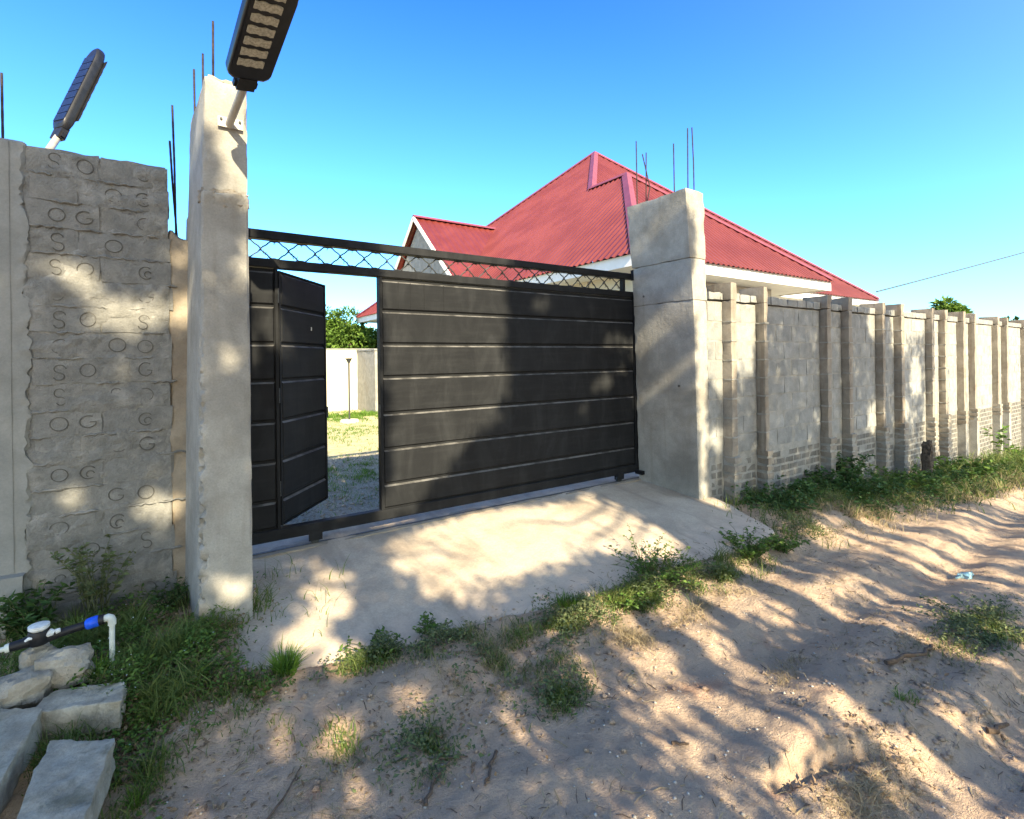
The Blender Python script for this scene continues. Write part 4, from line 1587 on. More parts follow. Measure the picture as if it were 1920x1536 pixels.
stuff("wall_foot_grass", [grass_patch(rs, 5.6, 3.05, 0.7, 0.28, 2200, (0.06, 0.18), (0.004, 0.008)),
                          grass_patch(rs, 7.2, 2.78, 1.2, 0.38, 4200, (0.06, 0.17), (0.005, 0.010)),
                          grass_patch(rs, 9.5, 2.65, 1.6, 0.45, 4200, (0.06, 0.2), (0.006, 0.012)),
                          grass_patch(rs, 13.5, 2.6, 3.0, 0.55, 5200, (0.1, 0.32), (0.008, 0.016)),
                          grass_patch(rs, 18, 2.3, 3.0, 0.8, 2500, (0.1, 0.35), (0.01, 0.02)),
                          grass_patch(rs, 5.0, 2.55, 0.35, 0.25, 900, (0.05, 0.15), (0.004, 0.008))],
      M['grass'], "rough green grass along the foot of the boundary wall")
stuff("yard_grass", [grass_patch(rs, 5.2, 13.6, 1.6, 1.2, 5000, (0.04, 0.12), (0.01, 0.02)),
                     grass_patch(rs, 3.3, 13.3, 1.2, 0.8, 2200, (0.04, 0.10), (0.01, 0.02)),
                     grass_patch(rs, 2.0, 6.6, 1.2, 1.4, 5000, (0.02, 0.08), (0.004, 0.008)), grass_patch(rs, 3.4, 10.5, 2.0, 1.8, 4000, (0.02, 0.07), (0.006, 0.012))], M['lush'], "short grass growing in the yard")


def grass_tuft(label, x, y, n, h, rad, mat='lush', group="grass tufts on the verge and lane", w=(0.004, 0.009), lean=(0.15, 0.9), seed=0):
    rt_ = np.random.default_rng(900 + seed)
    z = float(ground_z(np.array(x), np.array(y)))
    t = thing("grass_tuft", label, "grass tuft", (x, y, z), group)
    a = rt_.uniform(0, 2 * np.pi, n)
    r = rad * 0.35 * np.sqrt(rt_.uniform(0, 1, n))
    P = np.stack([x + r * np.cos(a), y + r * np.sin(a), np.full(n, z - 0.01)], 1)
    H = rt_.uniform(h * 0.5, h, n)
    V, T = blades(P, H, rt_.uniform(*w, n), a + rt_.normal(0, 0.5, n), rt_.uniform(*lean, n), rt_)
    tri_obj("blades", V, T, M[mat], t)
    k = n // 5
    V, T = blades(P[:k], H[:k] * 0.7, rt_.uniform(0.003, 0.005, k), a[:k], rt_.uniform(0.6, 1.6, k), rt_)
    tri_obj("dead_blades", V, T, M['dry'], t)
    return t


grass_tuft("bright green grass tuft at the ramp's lower left corner", 0.515, 2.84, 300, 0.17, 0.15, seed=1)
grass_tuft("tall grass tuft under the blue pipe coupling", -0.25, 3.12, 90, 0.24, 0.08, lean=(0.05, 0.5), seed=2)
grass_tuft("yellow green grass tuft halfway along the foot of the ramp", 2.2, 2.60, 230, 0.12, 0.2, seed=3)
grass_tuft("thin grass tuft growing between the concrete kerb slabs", -0.335, 2.68, 60, 0.17, 0.05, w=(0.003, 0.006), seed=4)
grass_tuft("green grass tuft on top of the bare mound by the lane", 2.86, 0.99, 46, 0.075, 0.05, w=(0.002, 0.004), seed=5)
grass_tuft("small grass tuft beside the front kerb slab", -0.09, 2.42, 70, 0.12, 0.07, w=(0.003, 0.006), seed=6)


def weed(name, label, cat, x, y, stems, h, spread, leaf, mat='weedleaf', group=None, per=12, seed=0, lift=0.0, base=0.3):
    rt_ = np.random.default_rng(1300 + seed)
    z = float(ground_z(np.array(x), np.array(y)))
    t = thing(name, label, cat, (x, y, z), group)
    mb = MB()
    P, D, Ln, Wd = [], [], [], []
    for s in range(stems):
        az = rt_.uniform(0, 2 * np.pi)
        r0 = spread * base * math.sqrt(rt_.uniform())
        hh = h * rt_.uniform(0.55, 1.0)
        out = spread * rt_.uniform(0.2, 1.0)
        bx, by = x + r0 * math.cos(az), y + r0 * math.sin(az)
        pts = []
        for k in range(6):
            q = k / 5
            pts.append(Vector((bx + out * q ** 1.4 * math.cos(az) + 0.01 * rt_.normal(), by + out * q ** 1.4 * math.sin(az) + 0.01 * rt_.normal(), z - 0.01 + hh * (q - 0.18 * q * q))))
        mb.tube(pts, [0.0035 * (1 - 0.14 * k) for k in range(6)], 4, False)
        for k in range(per):
            q = lift + (1 - lift) * rt_.uniform(0.1, 1.0)
            f = q * 5
            i0 = min(4, int(f))
            p = pts[i0].lerp(pts[i0 + 1], f - i0)
            a2 = rt_.uniform(0, 2 * np.pi)
            P.append(p[:])
            D.append((math.cos(a2), math.sin(a2), rt_.uniform(-0.1, 0.9)))
            sz = leaf * rt_.uniform(0.6, 1.15)
            Ln.append(sz)
            Wd.append(sz * rt_.uniform(0.4, 0.6))
    mb.build("stems", M['stem'], t, 60)
    V, T = leaves(np.array(P), np.array(D), np.array(Ln), np.array(Wd), rt_)
    tri_obj("leaves", V, T, M[mat], t)
    return t


GW = "leafy weeds along the ramp and lane"
weed("weed", "low broad leaved weed left of the lane at the ramp's foot", "weed", 0.96, 2.80, 26, 0.09, 0.17, 0.035, group=GW, per=9, seed=1)
weed("weed", "small dark weed clump in front of the wicket door opening", "weed", 1.31, 2.80, 20, 0.12, 0.10, 0.028, group=GW, per=14, seed=2)
weed("weed", "tall airy weed with sprigs standing over the ramp's right half", "weed", 2.98, 2.66, 16, 0.36, 0.30, 0.030, group=GW, per=14, seed=3)
weed("weed", "dense leafy weed under the tall sprigs at the ramp's foot", "weed", 3.05, 2.52, 60, 0.20, 0.34, 0.032, group=GW, per=14, seed=4)
weed("weed", "low dark green weed beside the yellow green tuft", "weed", 2.62, 2.46, 40, 0.15, 0.2, 0.028, group=GW, per=14, seed=5)
weed("weed", "bushy weed at the ramp's broken right hand corner", "weed", 4.02, 2.45, 46, 0.24, 0.26, 0.042, group=GW, per=14, seed=6)
weed("weed", "second bushy weed just right of the ramp's broken corner", "weed", 4.45, 2.40, 30, 0.2, 0.2, 0.04, group=GW, per=14, seed=7)
weed("weed", "flat grey green weed mat on the bare sand", "weed", 0.90, 2.06, 34, 0.03, 0.19, 0.018, 'greyweed', GW, 8, seed=8)
weed("weed", "sprawling weed at the bottom of the dry grass patch", "weed", 1.62, 1.97, 26, 0.035, 0.18, 0.02, 'weedleaf', GW, 8, seed=9)
weed("weed", "flat weed mat spreading at the right edge of the lane", "weed", 4.1, 0.98, 50, 0.06, 0.36, 0.03, 'greyweed', GW, 14, seed=10)
weed("weed", "small dark weed beside the ramp's lower left edge", "weed", 0.22, 3.04, 18, 0.12, 0.09, 0.026, 'weedleaf', GW, 12, seed=11)
weed("weed", "tall thin grey weed against the stamped block wall", "weed", -0.31, 3.86, 20, 0.62, 0.17, 0.04, 'greyweed', GW, 22, seed=12, lift=0.25, base=0.25)
weed("bush", "dark leafy bush at the foot of the wall's end column", "bush", -0.60, 3.82, 34, 0.38, 0.16, 0.05, 'darkleaf', None, 18, seed=13)
weed("weed", "dark weed by the base of the left gate pillar", "weed", 0.03, 3.80, 22, 0.2, 0.16, 0.035, 'darkleaf', GW, 12, seed=14)
GB = "bushes along the boundary wall"
weed("bush", "dark green bush at the foot of the wall near the ramp", "bush", 6.9, 2.95, 70, 0.34, 0.5, 0.07, 'darkleaf', GB, 16, seed=15)
weed("bush", "upright bush growing against the wall behind the dark bush", "bush", 7.55, 3.15, 34, 0.62, 0.26, 0.07, 'darkleaf', GB, 16, seed=16)
weed("bush", "low bush in front of the wall left of the wooden stump", "bush", 8.5, 2.8, 40, 0.3, 0.5, 0.07, 'weedleaf', GB, 14, seed=17)
weed("bush", "low weedy bush right of the wooden stump", "bush", 10.4, 2.75, 40, 0.36, 0.6, 0.09, 'weedleaf', GB, 14, seed=18)
weed("bush", "tall leggy sapling against the sunlit wall end", "bush", 13.6, 3.08, 6, 0.95, 0.28, 0.12, 'weedleaf', GB, 9, seed=19, lift=0.3)
weed("bush", "low sunny bush at the far end of the wall", "bush", 15.2, 2.9, 30, 0.4, 0.6, 0.10, 'lush', GB, 12, seed=20)
weed("bush", "dark low bush beside the ramp's right edge", "bush", 5.35, 2.85, 50, 0.2, 0.4, 0.05, 'darkleaf', GB, 14, seed=21)


# ------------------------------------------------------------------ trees
def foliage(rt_, centres, radii, n, leaf):
    P, D = [], []
    for c_, r in zip(centres, radii):
        d = rt_.normal(0, 1, (n, 3))
        d /= np.linalg.norm(d, axis=1, keepdims=True)
        rad = r * rt_.uniform(0.45, 1.0, n) ** 0.6
        P.append(np.array(c_) + d * rad[:, None] * np.array([1, 1, 0.85]))
        D.append(d + rt_.normal(0, 0.6, (n, 3)))
    P = np.concatenate(P); D = np.concatenate(D)
    L_ = leaf * rt_.uniform(0.6, 1.2, len(P))
    return leaves(P, D, L_, L_ * rt_.uniform(0.4, 0.6, len(P)), rt_)


def tree(label, x, y, zb, top, rad, n, leaf, mat, seed, group=None, clumps=16):
    rt_ = np.random.default_rng(2000 + seed)
    t = thing("tree", label, "tree", (x, y, zb), group)
    cz = top - rad * 0.9
    cs, rr_ = [], []
    for k in range(clumps):
        d = rt_.normal(0, 1, 3)
        d /= np.linalg.norm(d)
        q = rt_.uniform(0.25, 0.72) * rad
        cs.append((x + d[0] * q * 1.15, y + d[1] * q, cz + d[2] * q * 0.85))
        rr_.append(rad * rt_.uniform(0.28, 0.48))
    mb = MB()
    mb.tube([(x, y, zb - 0.2), (x + 0.05, y, (zb + cz) / 2), (x, y, cz)], [rad * 0.09, rad * 0.07, rad * 0.05], 8)
    tk = mb.build("trunk", M['bark'], t, 60)
    for k in range(0, clumps, 2):
        mb = MB()
        c_ = Vector(cs[k])
        s_ = Vector((x, y, zb + (cz - zb) * 0.7))
        mb.tube([s_, s_.lerp(c_, 0.5) + Vector((0, 0, 0.1 * rad)), c_], [rad * 0.04, rad * 0.03, rad * 0.012], 6)
        mb.build("limb", M['bark'], t, 60)
    V, T = foliage(rt_, cs, rr_, n // clumps, leaf)
    tri_obj("crown", V, T, M[mat], t)
    return t


GT = "trees standing beyond the walls"
tree("round green tree behind the cream yard wall", 5.75, 20.5, -1.5, 2.25, 1.9, 26000, 0.15, 'treeleaf', 1, GT, 26)
tree("lower yellow green tree at the right of the round one", 7.3, 20.0, -1.5, 1.5, 1.2, 12000, 0.14, 'lush', 2, GT, 12)
tree("leafy tree top showing above the boundary wall", 24.2, 6.8, -2.0, 2.0, 0.7, 4000, 0.2, 'treeleaf', 3, GT, 12)
tree("low dark tree beyond the far end of the boundary wall", 34, 7.2, -2.5, 1.75, 1.5, 3000, 0.3, 'darkleaf', 4, GT, 14)
tree("far dark tree at the right edge beyond the wall", 41, 6.6, -2.5, 1.8, 1.6, 3000, 0.35, 'darkleaf', 5, GT, 14)

# unseen shade trees across the lane, crowns shaped to place sun gaps and shade
LIT = [  # (a, q, radius a, radius q): sun gaps, a and q measured square to the sun rays
    (-1.12, 3.13, .06, .06), (-0.98, 3.05, .08, .09), (-0.78, 2.83, .14, .12), (-0.49, 2.88, .14, .09), (-0.47, 3.23, .09, .06),
    (-1.02, 1.78, .07, .07), (-0.62, 1.60, .11, .09), (-0.52, 1.60, .06, .06), (-0.21, 3.74, .16, .22), (-0.13, 3.46, .09, .14),
    (-0.20, 3.29, .06, .06), (-0.14, 3.15, .06, .06), (-0.08, 2.74, .05, .16), (-0.19, 2.56, .04, .05), (-0.21, 2.15, .035, .045),
    (-0.17, 2.24, .04, .05), (-0.27, 0.86, .08, .07), (-0.13, 0.84, .07, .09), (0.02, 3.24, .13, .22), (0.12, 2.9, .12, .16),
    (3.64, 2.84, .2, .09), (3.46, 2.37, .16, .10), (3.18, 2.09, .09, .07), (3.75, 2.5, .1, .07), (2.6, 3.2, .12, .1),
    (0.5, 1.48, .16, .07), (1.75, .85, .75, .32), (2.6, .72, .5, .28), (2.95, .35, .3, .2), (0.39, 0.69, .15, .2), (0.14, 0.42, .1, .12), (0.24, 1.03, .12, .06), (0.28, 0.35, .06, .16),
    (0.06, -0.11, .06, .09), (0.28, -0.16, .08, .10), (0.64, -0.13, .09, .06), (0.38, 0.18, .09, .1), (0.05, 0.1, .05, .05),
    (1.54, -0.73, .1, .03), (1.27, -0.81, .08, .03), (1.75, -0.6, .08, .03), (1.05, -0.62, .06, .03), (0.15, -0.45, .05, .06), (0.3, -0.42, .05, .06),
    (2.9, -0.3, .5, .13), (2.62, -1.13, .22, .07), (2.55, -1.30, .25, .05), (3.5, -0.55, .5, .07), (2.1, -0.05, .4, .08),
    (4.2, 2.4, .1, 1.4), (4.2, 3.9, .3, .3), (4.02, 2.75, .12, .19), (4.02, 2.12, .1, .06), (4.02, 1.8, .08, .035), (4.06, 1.5, .08, .03),
    (4.72, 2.8, .5, .75), (4.5, 2.1, .14, .35), (4.44, 1.25, .1, .14), (5.05, 2.15, .1, .2), (4.2, 0.6, .1, .2),
    (8.35, 2.7, .15, .3), (8.3, 1.2, .15, .2), (9.35, 2.6, .3, .5), (9.9, 2.8, .5, .35), (9.4, 1.2, .25, .2), (10.0, 1.75, .2, .3), (10.6, 1.0, .25, .5),
    (11.0, 2.5, .3, 1.4), (11.9, 2.2, .35, 1.6)]


def shade_map(a, q):
    s = np.ones_like(a)
    n1 = 0.10 * fbm(a * 2.2, q * 2.2, 0, 131, 3)
    aa, qq = a + n1, q + 0.10 * fbm(a * 2.2, q * 2.2, 9, 137, 3)
    s *= 1 - sstep(3.95, 4.25, qq)                                   # open sky above the crowns
    edge = np.interp(q, [1.2, 1.46, 1.78, 2.0, 2.5, 3.4, 4.0], [1.15, 1.3, 1.78, 2.08, 2.22, 2.2, 2.3])
    s *= 1 - sstep(0.78, 0.92, aa) * sstep(edge + 0.06, edge - 0.08, aa) * sstep(1.25, 1.4, qq)      # sun on the gate
    s *= 1 - 0.97 * sstep(0.55, 1.1, aa) * sstep(3.5, 3.1, aa) * sstep(0.05, 0.42, qq) * sstep(1.25, 1.08, qq)  # sun on the ramp
    st = fbm(a * 6.5, q * 1.3, 3, 161, 3)
    s *= 1 - 0.95 * sstep(0.9, 1.9, aa) * sstep(0.15, -0.1, qq) * sstep(-0.02, 0.22, st)
    s *= 1 - 0.35 * sstep(5.0, 6.0, aa) * sstep(0.0, -0.3, qq)
    s *= 1 - 0.5 * sstep(8.8, 9.8, aa)
    s *= 1 - sstep(11.9, 12.6, aa)
    s *= 1 - 0.6 * sstep(0.2, 0.5, fbm(a * 5.0, q * 2.5, 0, 151, 2)) * sstep(0.1, -0.2, q)
    for (a0, q0, ra, rq) in LIT:
        d = ((a - a0) / (ra * 1.25)) ** 2 + ((q - q0) / (rq * 1.25)) ** 2
        s *= 1 - sstep(1.5, 0.7, d)
    return s


def shade_tree(label, tx, ty, a0, a1, n, seed, q0=-1.7, q1=4.2, leaf=(0.06, 0.14)):
    rt_ = np.random.default_rng(3000 + seed)
    zb = -1.45
    t = thing("shade_tree", label, "tree", (tx, ty, zb), "shade trees across the lane")
    a = rt_.uniform(a0, a1, n)
    q = rt_.uniform(q0, q1, n)
    s = shade_map(a, q)
    keep = rt_.uniform(0, 1, n) < s  # leaves kept only where the map wants shadow
    a, q = a[keep], q[keep]
    m = len(a)
    Y = ty + np.clip(rt_.normal(0, 0.7, m), -1.5, 1.5)
    X = a + SX * Y
    Z = q - SK * Y
    ok = Z > 0.2
    X, Y, Z = X[ok], Y[ok], Z[ok]
    m = len(X)
    d = rt_.normal(0, 1, (m, 3))
    Ln = rt_.uniform(*leaf, m)
    V, T = leaves(np.stack([X, Y, Z], 1), d, Ln, Ln * 0.55, rt_)
    tri_obj("crown", V, T, M['treeleaf'], t)
    mb = MB()
    zc = min(q1, 1.9) - 0.2 - SK * ty
    mb.tube([(tx, ty, zb - 0.2), (tx + 0.1, ty, 0.3), (tx - 0.05, ty, zc * 0.6), (tx + 0.1, ty, zc)], [0.2, 0.16, 0.12, 0.05], 10)
    mb.build("trunk", M['bark'], t, 60)
    return t


def limb(t, pts, r0, r1, y):
    P = []
    for k, (a, q) in enumerate(pts):
        yy = y + 0.15 * math.sin(k * 1.3)
        P.append(Vector((a + SX * yy, yy, q - SK * yy)))
    path = []
    for k in range(len(P) - 1):
        for j_ in range(5):
            path.append(P[k].lerp(P[k + 1], j_ / 5))
    path.append(P[-1])
    nn = len(path)
    mb = MB()
    mb.tube(path, [r0 + (r1 - r0) * k / (nn - 1) for k in range(nn)], 6)
    return mb.build("limb", M['bark'], t, 60)


t1 = shade_tree("leafy tree across the lane shading the stamped wall", -1.6, -4.6, -3.2, 0.85, 72000, 1)
t2 = shade_tree("leafy tree across the lane shading the gate's right half", 2.6, -4.8, 0.85, 4.35, 56000, 2, 0.1)
t3 = shade_tree("leafy tree across the lane shading the boundary wall", 6.8, -5.0, 4.35, 13.0, 90000, 3)
t4 = shade_tree("low leafy tree added unseen behind the camera to streak the lane with shade", 2.2, -3.0, 0.85, 4.35, 26000, 4, -1.75, 0.1, (0.05, 0.10))  # unseen, added nearer than the others for crisper shade streaks
limb(t1, [(-0.3, 1.1), (0.3, 1.15), (0.8, 0.9), (1.2, 0.82), (1.5, 0.62)], 0.03, 0.008, -4.6)
limb(t1, [(0.2, 0.85), (0.7, 0.6), (0.95, 0.35), (1.3, 0.2)], 0.028, 0.01, -4.6)
limb(t1, [(0.4, 1.0), (0.75, 0.85), (0.9, 0.95), (1.25, 0.98)], 0.02, 0.006, -4.6)
limb(t2, [(3.5, 1.35), (3.0, 0.85), (2.5, 0.75), (2.1, 0.95), (1.7, 0.9)], 0.03, 0.007, -4.8)
limb(t2, [(3.4, 0.9), (2.9, 0.6), (2.45, 0.5), (2.2, 0.35)], 0.025, 0.008, -4.8)
limb(t2, [(3.3, 0.55), (2.8, 0.36), (2.5, 0.2)], 0.02, 0.01, -4.8)

rt2 = random.Random(21)
for k in range(40):  # loose unseen twigs added to streak the ramp with thin shadows
    a0 = rt2.uniform(0.35, 1.35) if k % 3 else rt2.uniform(2.2, 3.2)
    q0 = rt2.uniform(0.25, 1.15)
    ln = rt2.uniform(0.25, 0.6)
    limb(t1 if a0 < 2 else t2, [(a0, q0), (a0 + ln * 0.1, q0 - ln * 0.3), (a0 + ln * rt2.uniform(0.15, 0.5), q0 - ln * 0.8)],
         rt2.uniform(0.008, 0.016), 0.004, -3.2 - rt2.uniform(0, 1.6))

# ------------------------------------------------------------------ front left: kerb slabs, rubble, water meter
def slab(label, pts, top, th, seed, name="kerb_slab"):
    """quad given as four plan corners in order; a rough cast slab lying on the ground"""
    cx = sum(p[0] for p in pts) / 4; cy = sum(p[1] for p in pts) / 4
    V, F = grid_box(0, 1, 0, 1, 0, 1, 0.0625)
    A, B, C_, D_ = [np.array(p, float) for p in pts]
    u, v, w = V[:, 0:1], V[:, 1:2], V[:, 2]
    XY = A * (1 - u) * (1 - v) + B * u * (1 - v) + C_ * u * v + D_ * (1 - u) * v
    tz = np.array(top, float)
    tz = tz if tz.shape else np.full(4, float(tz))
    uu, vv = V[:, 0], V[:, 1]
    zt = tz[0] * (1 - uu) * (1 - vv) + tz[1] * uu * (1 - vv) + tz[2] * uu * vv + tz[3] * (1 - uu) * vv
    P = np.stack([XY[:, 0], XY[:, 1], zt - th * (1 - w)], 1)
    d = np.stack([fbm(P[:, 0] * 22, P[:, 1] * 22, P[:, 2] * 22, seed + s, 3) for s in (1, 40, 80)], 1)
    P += 0.007 * d
    ed = np.minimum(V, 1 - V) < 0.03
    cen = np.array([cx, cy, P[:, 2].mean()])
    k = (ed.sum(1) >= 2)[:, None]
    P += k * (cen - P) * 0.035 * np.clip(0.6 + fbm(P[:, 0] * 30, P[:, 1] * 30, P[:, 2] * 30, seed + 5, 2), 0, 1.4)[:, None]
    mb = MB(); mb.add(P, F)
    o = mb.build(name, M['slab'], None, 40, (cx, cy, float(np.min(zt)) - th))
    return tag(o, label, "slab", "concrete kerb slabs by the verge")


slab("flat grey concrete slab lying nearest the lane, front of the three", [(-0.405, 2.13), (-0.222, 2.06), (-0.156, 2.535), (-0.365, 2.665)], [-1.455, -1.46, -1.445, -1.44], 0.12, 200)
slab("worn concrete slab cut by the frame, left of the flat one", [(-0.70, 2.50), (-0.475, 2.33), (-0.415, 2.88), (-0.60, 3.02)], [-1.43, -1.43, -1.42, -1.42], 0.12, 230)
slab("concrete slab lying crosswise behind the other two, below the pipe", [(-0.47, 2.90), (-0.145, 2.745), (-0.135, 2.90), (-0.40, 3.03)], [-1.435, -1.415, -1.41, -1.43], 0.13, 260)


def stone(label, c_, r, seed, name="rubble_stone"):
    V, F = grid_box(-1, 1, -1, 1, -1, 1, 0.2)
    V = V / np.maximum(1e-6, np.linalg.norm(V, axis=1, keepdims=True)) ** 0.55
    V = V * (1 + 0.20 * fbm(V[:, 0] * 1.3, V[:, 1] * 1.3, V[:, 2] * 1.3, seed, 2) + 0.06 * fbm(V[:, 0] * 5, V[:, 1] * 5, V[:, 2] * 5, seed + 3, 3))[:, None] * np.array(r)
    a = 0.4 * (seed % 5) - 0.6
    ca, sa = math.cos(a), math.sin(a)
    V = np.stack([V[:, 0] * ca - V[:, 1] * sa, V[:, 0] * sa + V[:, 1] * ca, V[:, 2]], 1) + np.array(c_)
    mb = MB(); mb.add(V, F)
    o = mb.build(name, M['stone'], None, 22, (c_[0], c_[1], c_[2] - r[2]))
    return tag(o, label, "stone", "rubble stones under the water meter")


stone("pale rubble stone below the white capped meter", (-0.37, 3.13, -1.385), (0.10, 0.07, 0.085), 301)
stone("brown rubble stone left of the pale one", (-0.53, 3.08, -1.42), (0.12, 0.08, 0.08), 302)
stone("small rubble stone directly under the meter body", (-0.47, 3.2, -1.345), (0.06, 0.05, 0.06), 303)
stone("mossy rubble stone low at the frame's left edge", (-0.62, 3.02, -1.43), (0.08, 0.07, 0.07), 304)

wmt = thing("water_meter", "black water meter with white cap and blue coupling on the verge", "water meter", (-0.45, 3.16, -1.3))
mb = MB(); mb.tube([(-0.463, 3.17, -1.27), (-0.463, 3.17, -1.245), (-0.463, 3.17, -1.21), (-0.463, 3.17, -1.195)], [0.042, 0.05, 0.05, 0.044], 20)
body = mb.build("body", M['blackplastic'], wmt, 40)
mb = MB(); mb.tube([(-0.463, 3.17, -1.194), (-0.463, 3.17, -1.182), (-0.463, 3.17, -1.166), (-0.463, 3.17, -1.163)], [0.036, 0.047, 0.047, 0.04], 24)
mb.build("cap", M['whiteplastic'], wmt, 40)
mb = MB(); mb.tube([(-0.56, 3.17, -1.25), (-0.52, 3.17, -1.247), (-0.49, 3.17, -1.243)], [0.02, 0.022, 0.028], 12)
mb.tube([(-0.43, 3.17, -1.24), (-0.39, 3.165, -1.236), (-0.30, 3.155, -1.222)], [0.026, 0.019, 0.018], 12)
mb.build("pipe", M['blackplastic'], wmt, 40)
mb = MB(); mb.tube([(-0.425, 3.145, -1.225), (-0.405, 3.14, -1.21), (-0.395, 3.14, -1.215)], [0.012, 0.02, 0.012], 8)
mb.tube([(-0.39, 3.15, -1.217), (-0.37, 3.15, -1.213)], [0.014, 0.012], 8)
mb.build("seal_tag", M['whiteplastic'], wmt, 40)
mb = MB(); mb.tube([(-0.515, 3.13, -1.225), (-0.50, 3.13, -1.215), (-0.485, 3.13, -1.218)], [0.006, 0.009, 0.007], 6)
mb.build("seal_tag", M['whiteplastic'], wmt, 40)
mb = MB(); mb.tube([(-0.296, 3.153, -1.221), (-0.290, 3.152, -1.220), (-0.252, 3.148, -1.213), (-0.246, 3.147, -1.212)], [0.02, 0.025, 0.026, 0.022], 14)
mb.build("coupling", M['blueplastic'], wmt, 40)
mb = MB(); mb.tube([(-0.248, 3.148, -1.213), (-0.226, 3.145, -1.21)], 0.023, 14)
mb.build("coupling_ring", M['blackplastic'], wmt, 40)
el = [(-0.229, 3.145, -1.21), (-0.212, 3.143, -1.207), (-0.203, 3.142, -1.212), (-0.198, 3.142, -1.224), (-0.198, 3.142, -1.245)]
mb = MB(); mb.tube(el, [0.0165, 0.0175, 0.018, 0.0175, 0.0165], 14)
mb.build("elbow", M['pvc'], wmt, 40)
mb = MB(); mb.tube([(-0.198, 3.142, -1.24), (-0.199, 3.142, -1.38), (-0.203, 3.144, -1.56)], 0.0115, 14)
mb.build("riser_pipe", M['pvc'], wmt, 40)
mb = MB(); mb.tube([(-0.72, 3.17, -1.262), (-0.56, 3.17, -1.25)], 0.011, 12)
mb.tube([(-0.575, 3.17, -1.252), (-0.553, 3.17, -1.249)], 0.019, 12)
mb.build("inlet_pipe", M['pvc'], wmt, 40)

for ch in list(wmt.children):
    nm = ch.name.split('.')[0]
    if nm in ("body", "cap", "seal_tag"):
        k_ = 0.82
        cx_ = Vector((-0.463, 3.17, -1.235)) - ROOTLOC[wmt]
        for v_ in ch.data.vertices:
            v_.co = cx_ + (v_.co - cx_) * k_

# ------------------------------------------------------------------ sticks, litter, pebbles
def stick(label, pts, r, seed):
    P = [Vector((x, y, float(ground_z(np.array(x), np.array(y))) + r * 0.8 + dz)) for x, y, dz in pts]
    rt_ = random.Random(seed)
    path = []
    for k in range(len(P) - 1):
        for q in range(4):
            path.append(P[k].lerp(P[k + 1], q / 4) + Vector((rt_.uniform(-1, 1), rt_.uniform(-1, 1), rt_.uniform(0, 0.6))) * r * 0.8)
    path.append(P[-1])
    mb = MB()
    mb.tube(path, [r * (1 - 0.55 * k / len(path)) for k in range(len(path))], 6)
    o = mb.build("stick", M['twig'], None, 60, tuple(P[0]))
    return tag(o, label, "stick", "dry sticks on the ground")


stick("dark crooked stick on bare sand right of the grey weed mat", [(1.17, 1.86, 0.004), (1.09, 1.80, 0.004), (1.03, 1.73, 0.002)], 0.008, 1)
stick("short dry stick below the flat grey weed mat", [(0.80, 1.78, 0.002), (0.88, 1.88, 0.004), (0.98, 1.93, 0.004)], 0.008, 2)
stick("thin pale stick beside the dark crooked one", [(0.95, 1.97, 0.002), (1.06, 1.92, 0.003)], 0.005, 3)
stick("brown root like stick on the lane beyond the mound", [(3.15, 1.16, 0.01), (3.45, 1.08, 0.015), (3.62, 1.09, 0.01)], 0.013, 4)
stick("short dark twig lying on the sand of the lane", [(1.78, 1.44, 0.002), (1.84, 1.40, 0.002)], 0.008, 5)
stick("dark broken branch at the lane's right edge", [(3.05, 0.72, 0.01), (3.2, 0.69, 0.015)], 0.014, 6)
stick("long thin twig at the bottom of the bare lane", [(0.28, 2.02, 0.002), (0.40, 2.14, 0.003), (0.46, 2.22, 0.002)], 0.005, 7)

lt = thing("plastic_litter", "crumpled pale blue plastic scrap on the lane", "litter", (5.25, 1.37, -1.78))
V_, F_ = grid_box(5.18, 5.32, 1.33, 1.41, 0, 0.03, 0.02)
V_[:, 2] += ground_h(V_[:, 0], V_[:, 1])
V_ = roughen(V_, 0.016, 30, 5)
mb = MB(); mb.add(V_, F_)
mb.build("scrap", M['litter'], lt, 30)


def scatter(name, n, fx, fy, size, mat, label, seed, flat=0.6, offz=0.0):
    rt_ = np.random.default_rng(seed)
    x = fx(rt_, n); y = fy(rt_, n, x)
    z = ground_z(x, y)
    s = size[0] + (size[1] - size[0]) * rt_.uniform(0, 1, n) ** 3
    oc = np.array([[1, 0, 0], [-1, 0, 0], [0, 1, 0], [0, -1, 0], [0, 0, 1], [0, 0, -1.0]])
    jit = rt_.uniform(0.6, 1.2, (n, 6, 1))
    a = rt_.uniform(0, 6.28, n)
    ca, sa = np.cos(a)[:, None], np.sin(a)[:, None]
    V = oc[None] * jit * s[:, None, None]
    X = V[..., 0] * ca - V[..., 1] * sa; Y_ = V[..., 0] * sa + V[..., 1] * ca
    V = np.stack([X + x[:, None], Y_ + y[:, None], V[..., 2] * flat + (z + s * 0.2 + offz)[:, None]], 2).reshape(-1, 3)
    f = np.array([[0, 2, 4], [2, 1, 4], [1, 3, 4], [3, 0, 4], [2, 0, 5], [1, 2, 5], [3, 1, 5], [0, 3, 5]])
    T = (np.arange(n)[:, None, None] * 6 + f[None]).reshape(-1, 3)
    o = tri_obj(name, V, T, mat)
    return tag(o, label, None, None, "stuff")


scatter("pebbles", 2600, lambda r, n: r.uniform(-0.3, 5.0, n), lambda r, n, x: np.clip(0.6 + 2.2 * r.uniform(0, 1, n) ** 1.0, 0.5, 2.9), (0.0018, 0.011), M['pebble'],
        "small pale pebbles on the sandy lane", 1)
scatter("yard_gravel", 9000, lambda r, n: r.uniform(0.5, 5.5, n), lambda r, n, x: r.uniform(4.4, 8.0, n), (0.006, 0.028), M['gravel'],
        "grey gravel inside the yard behind the gate", 2)


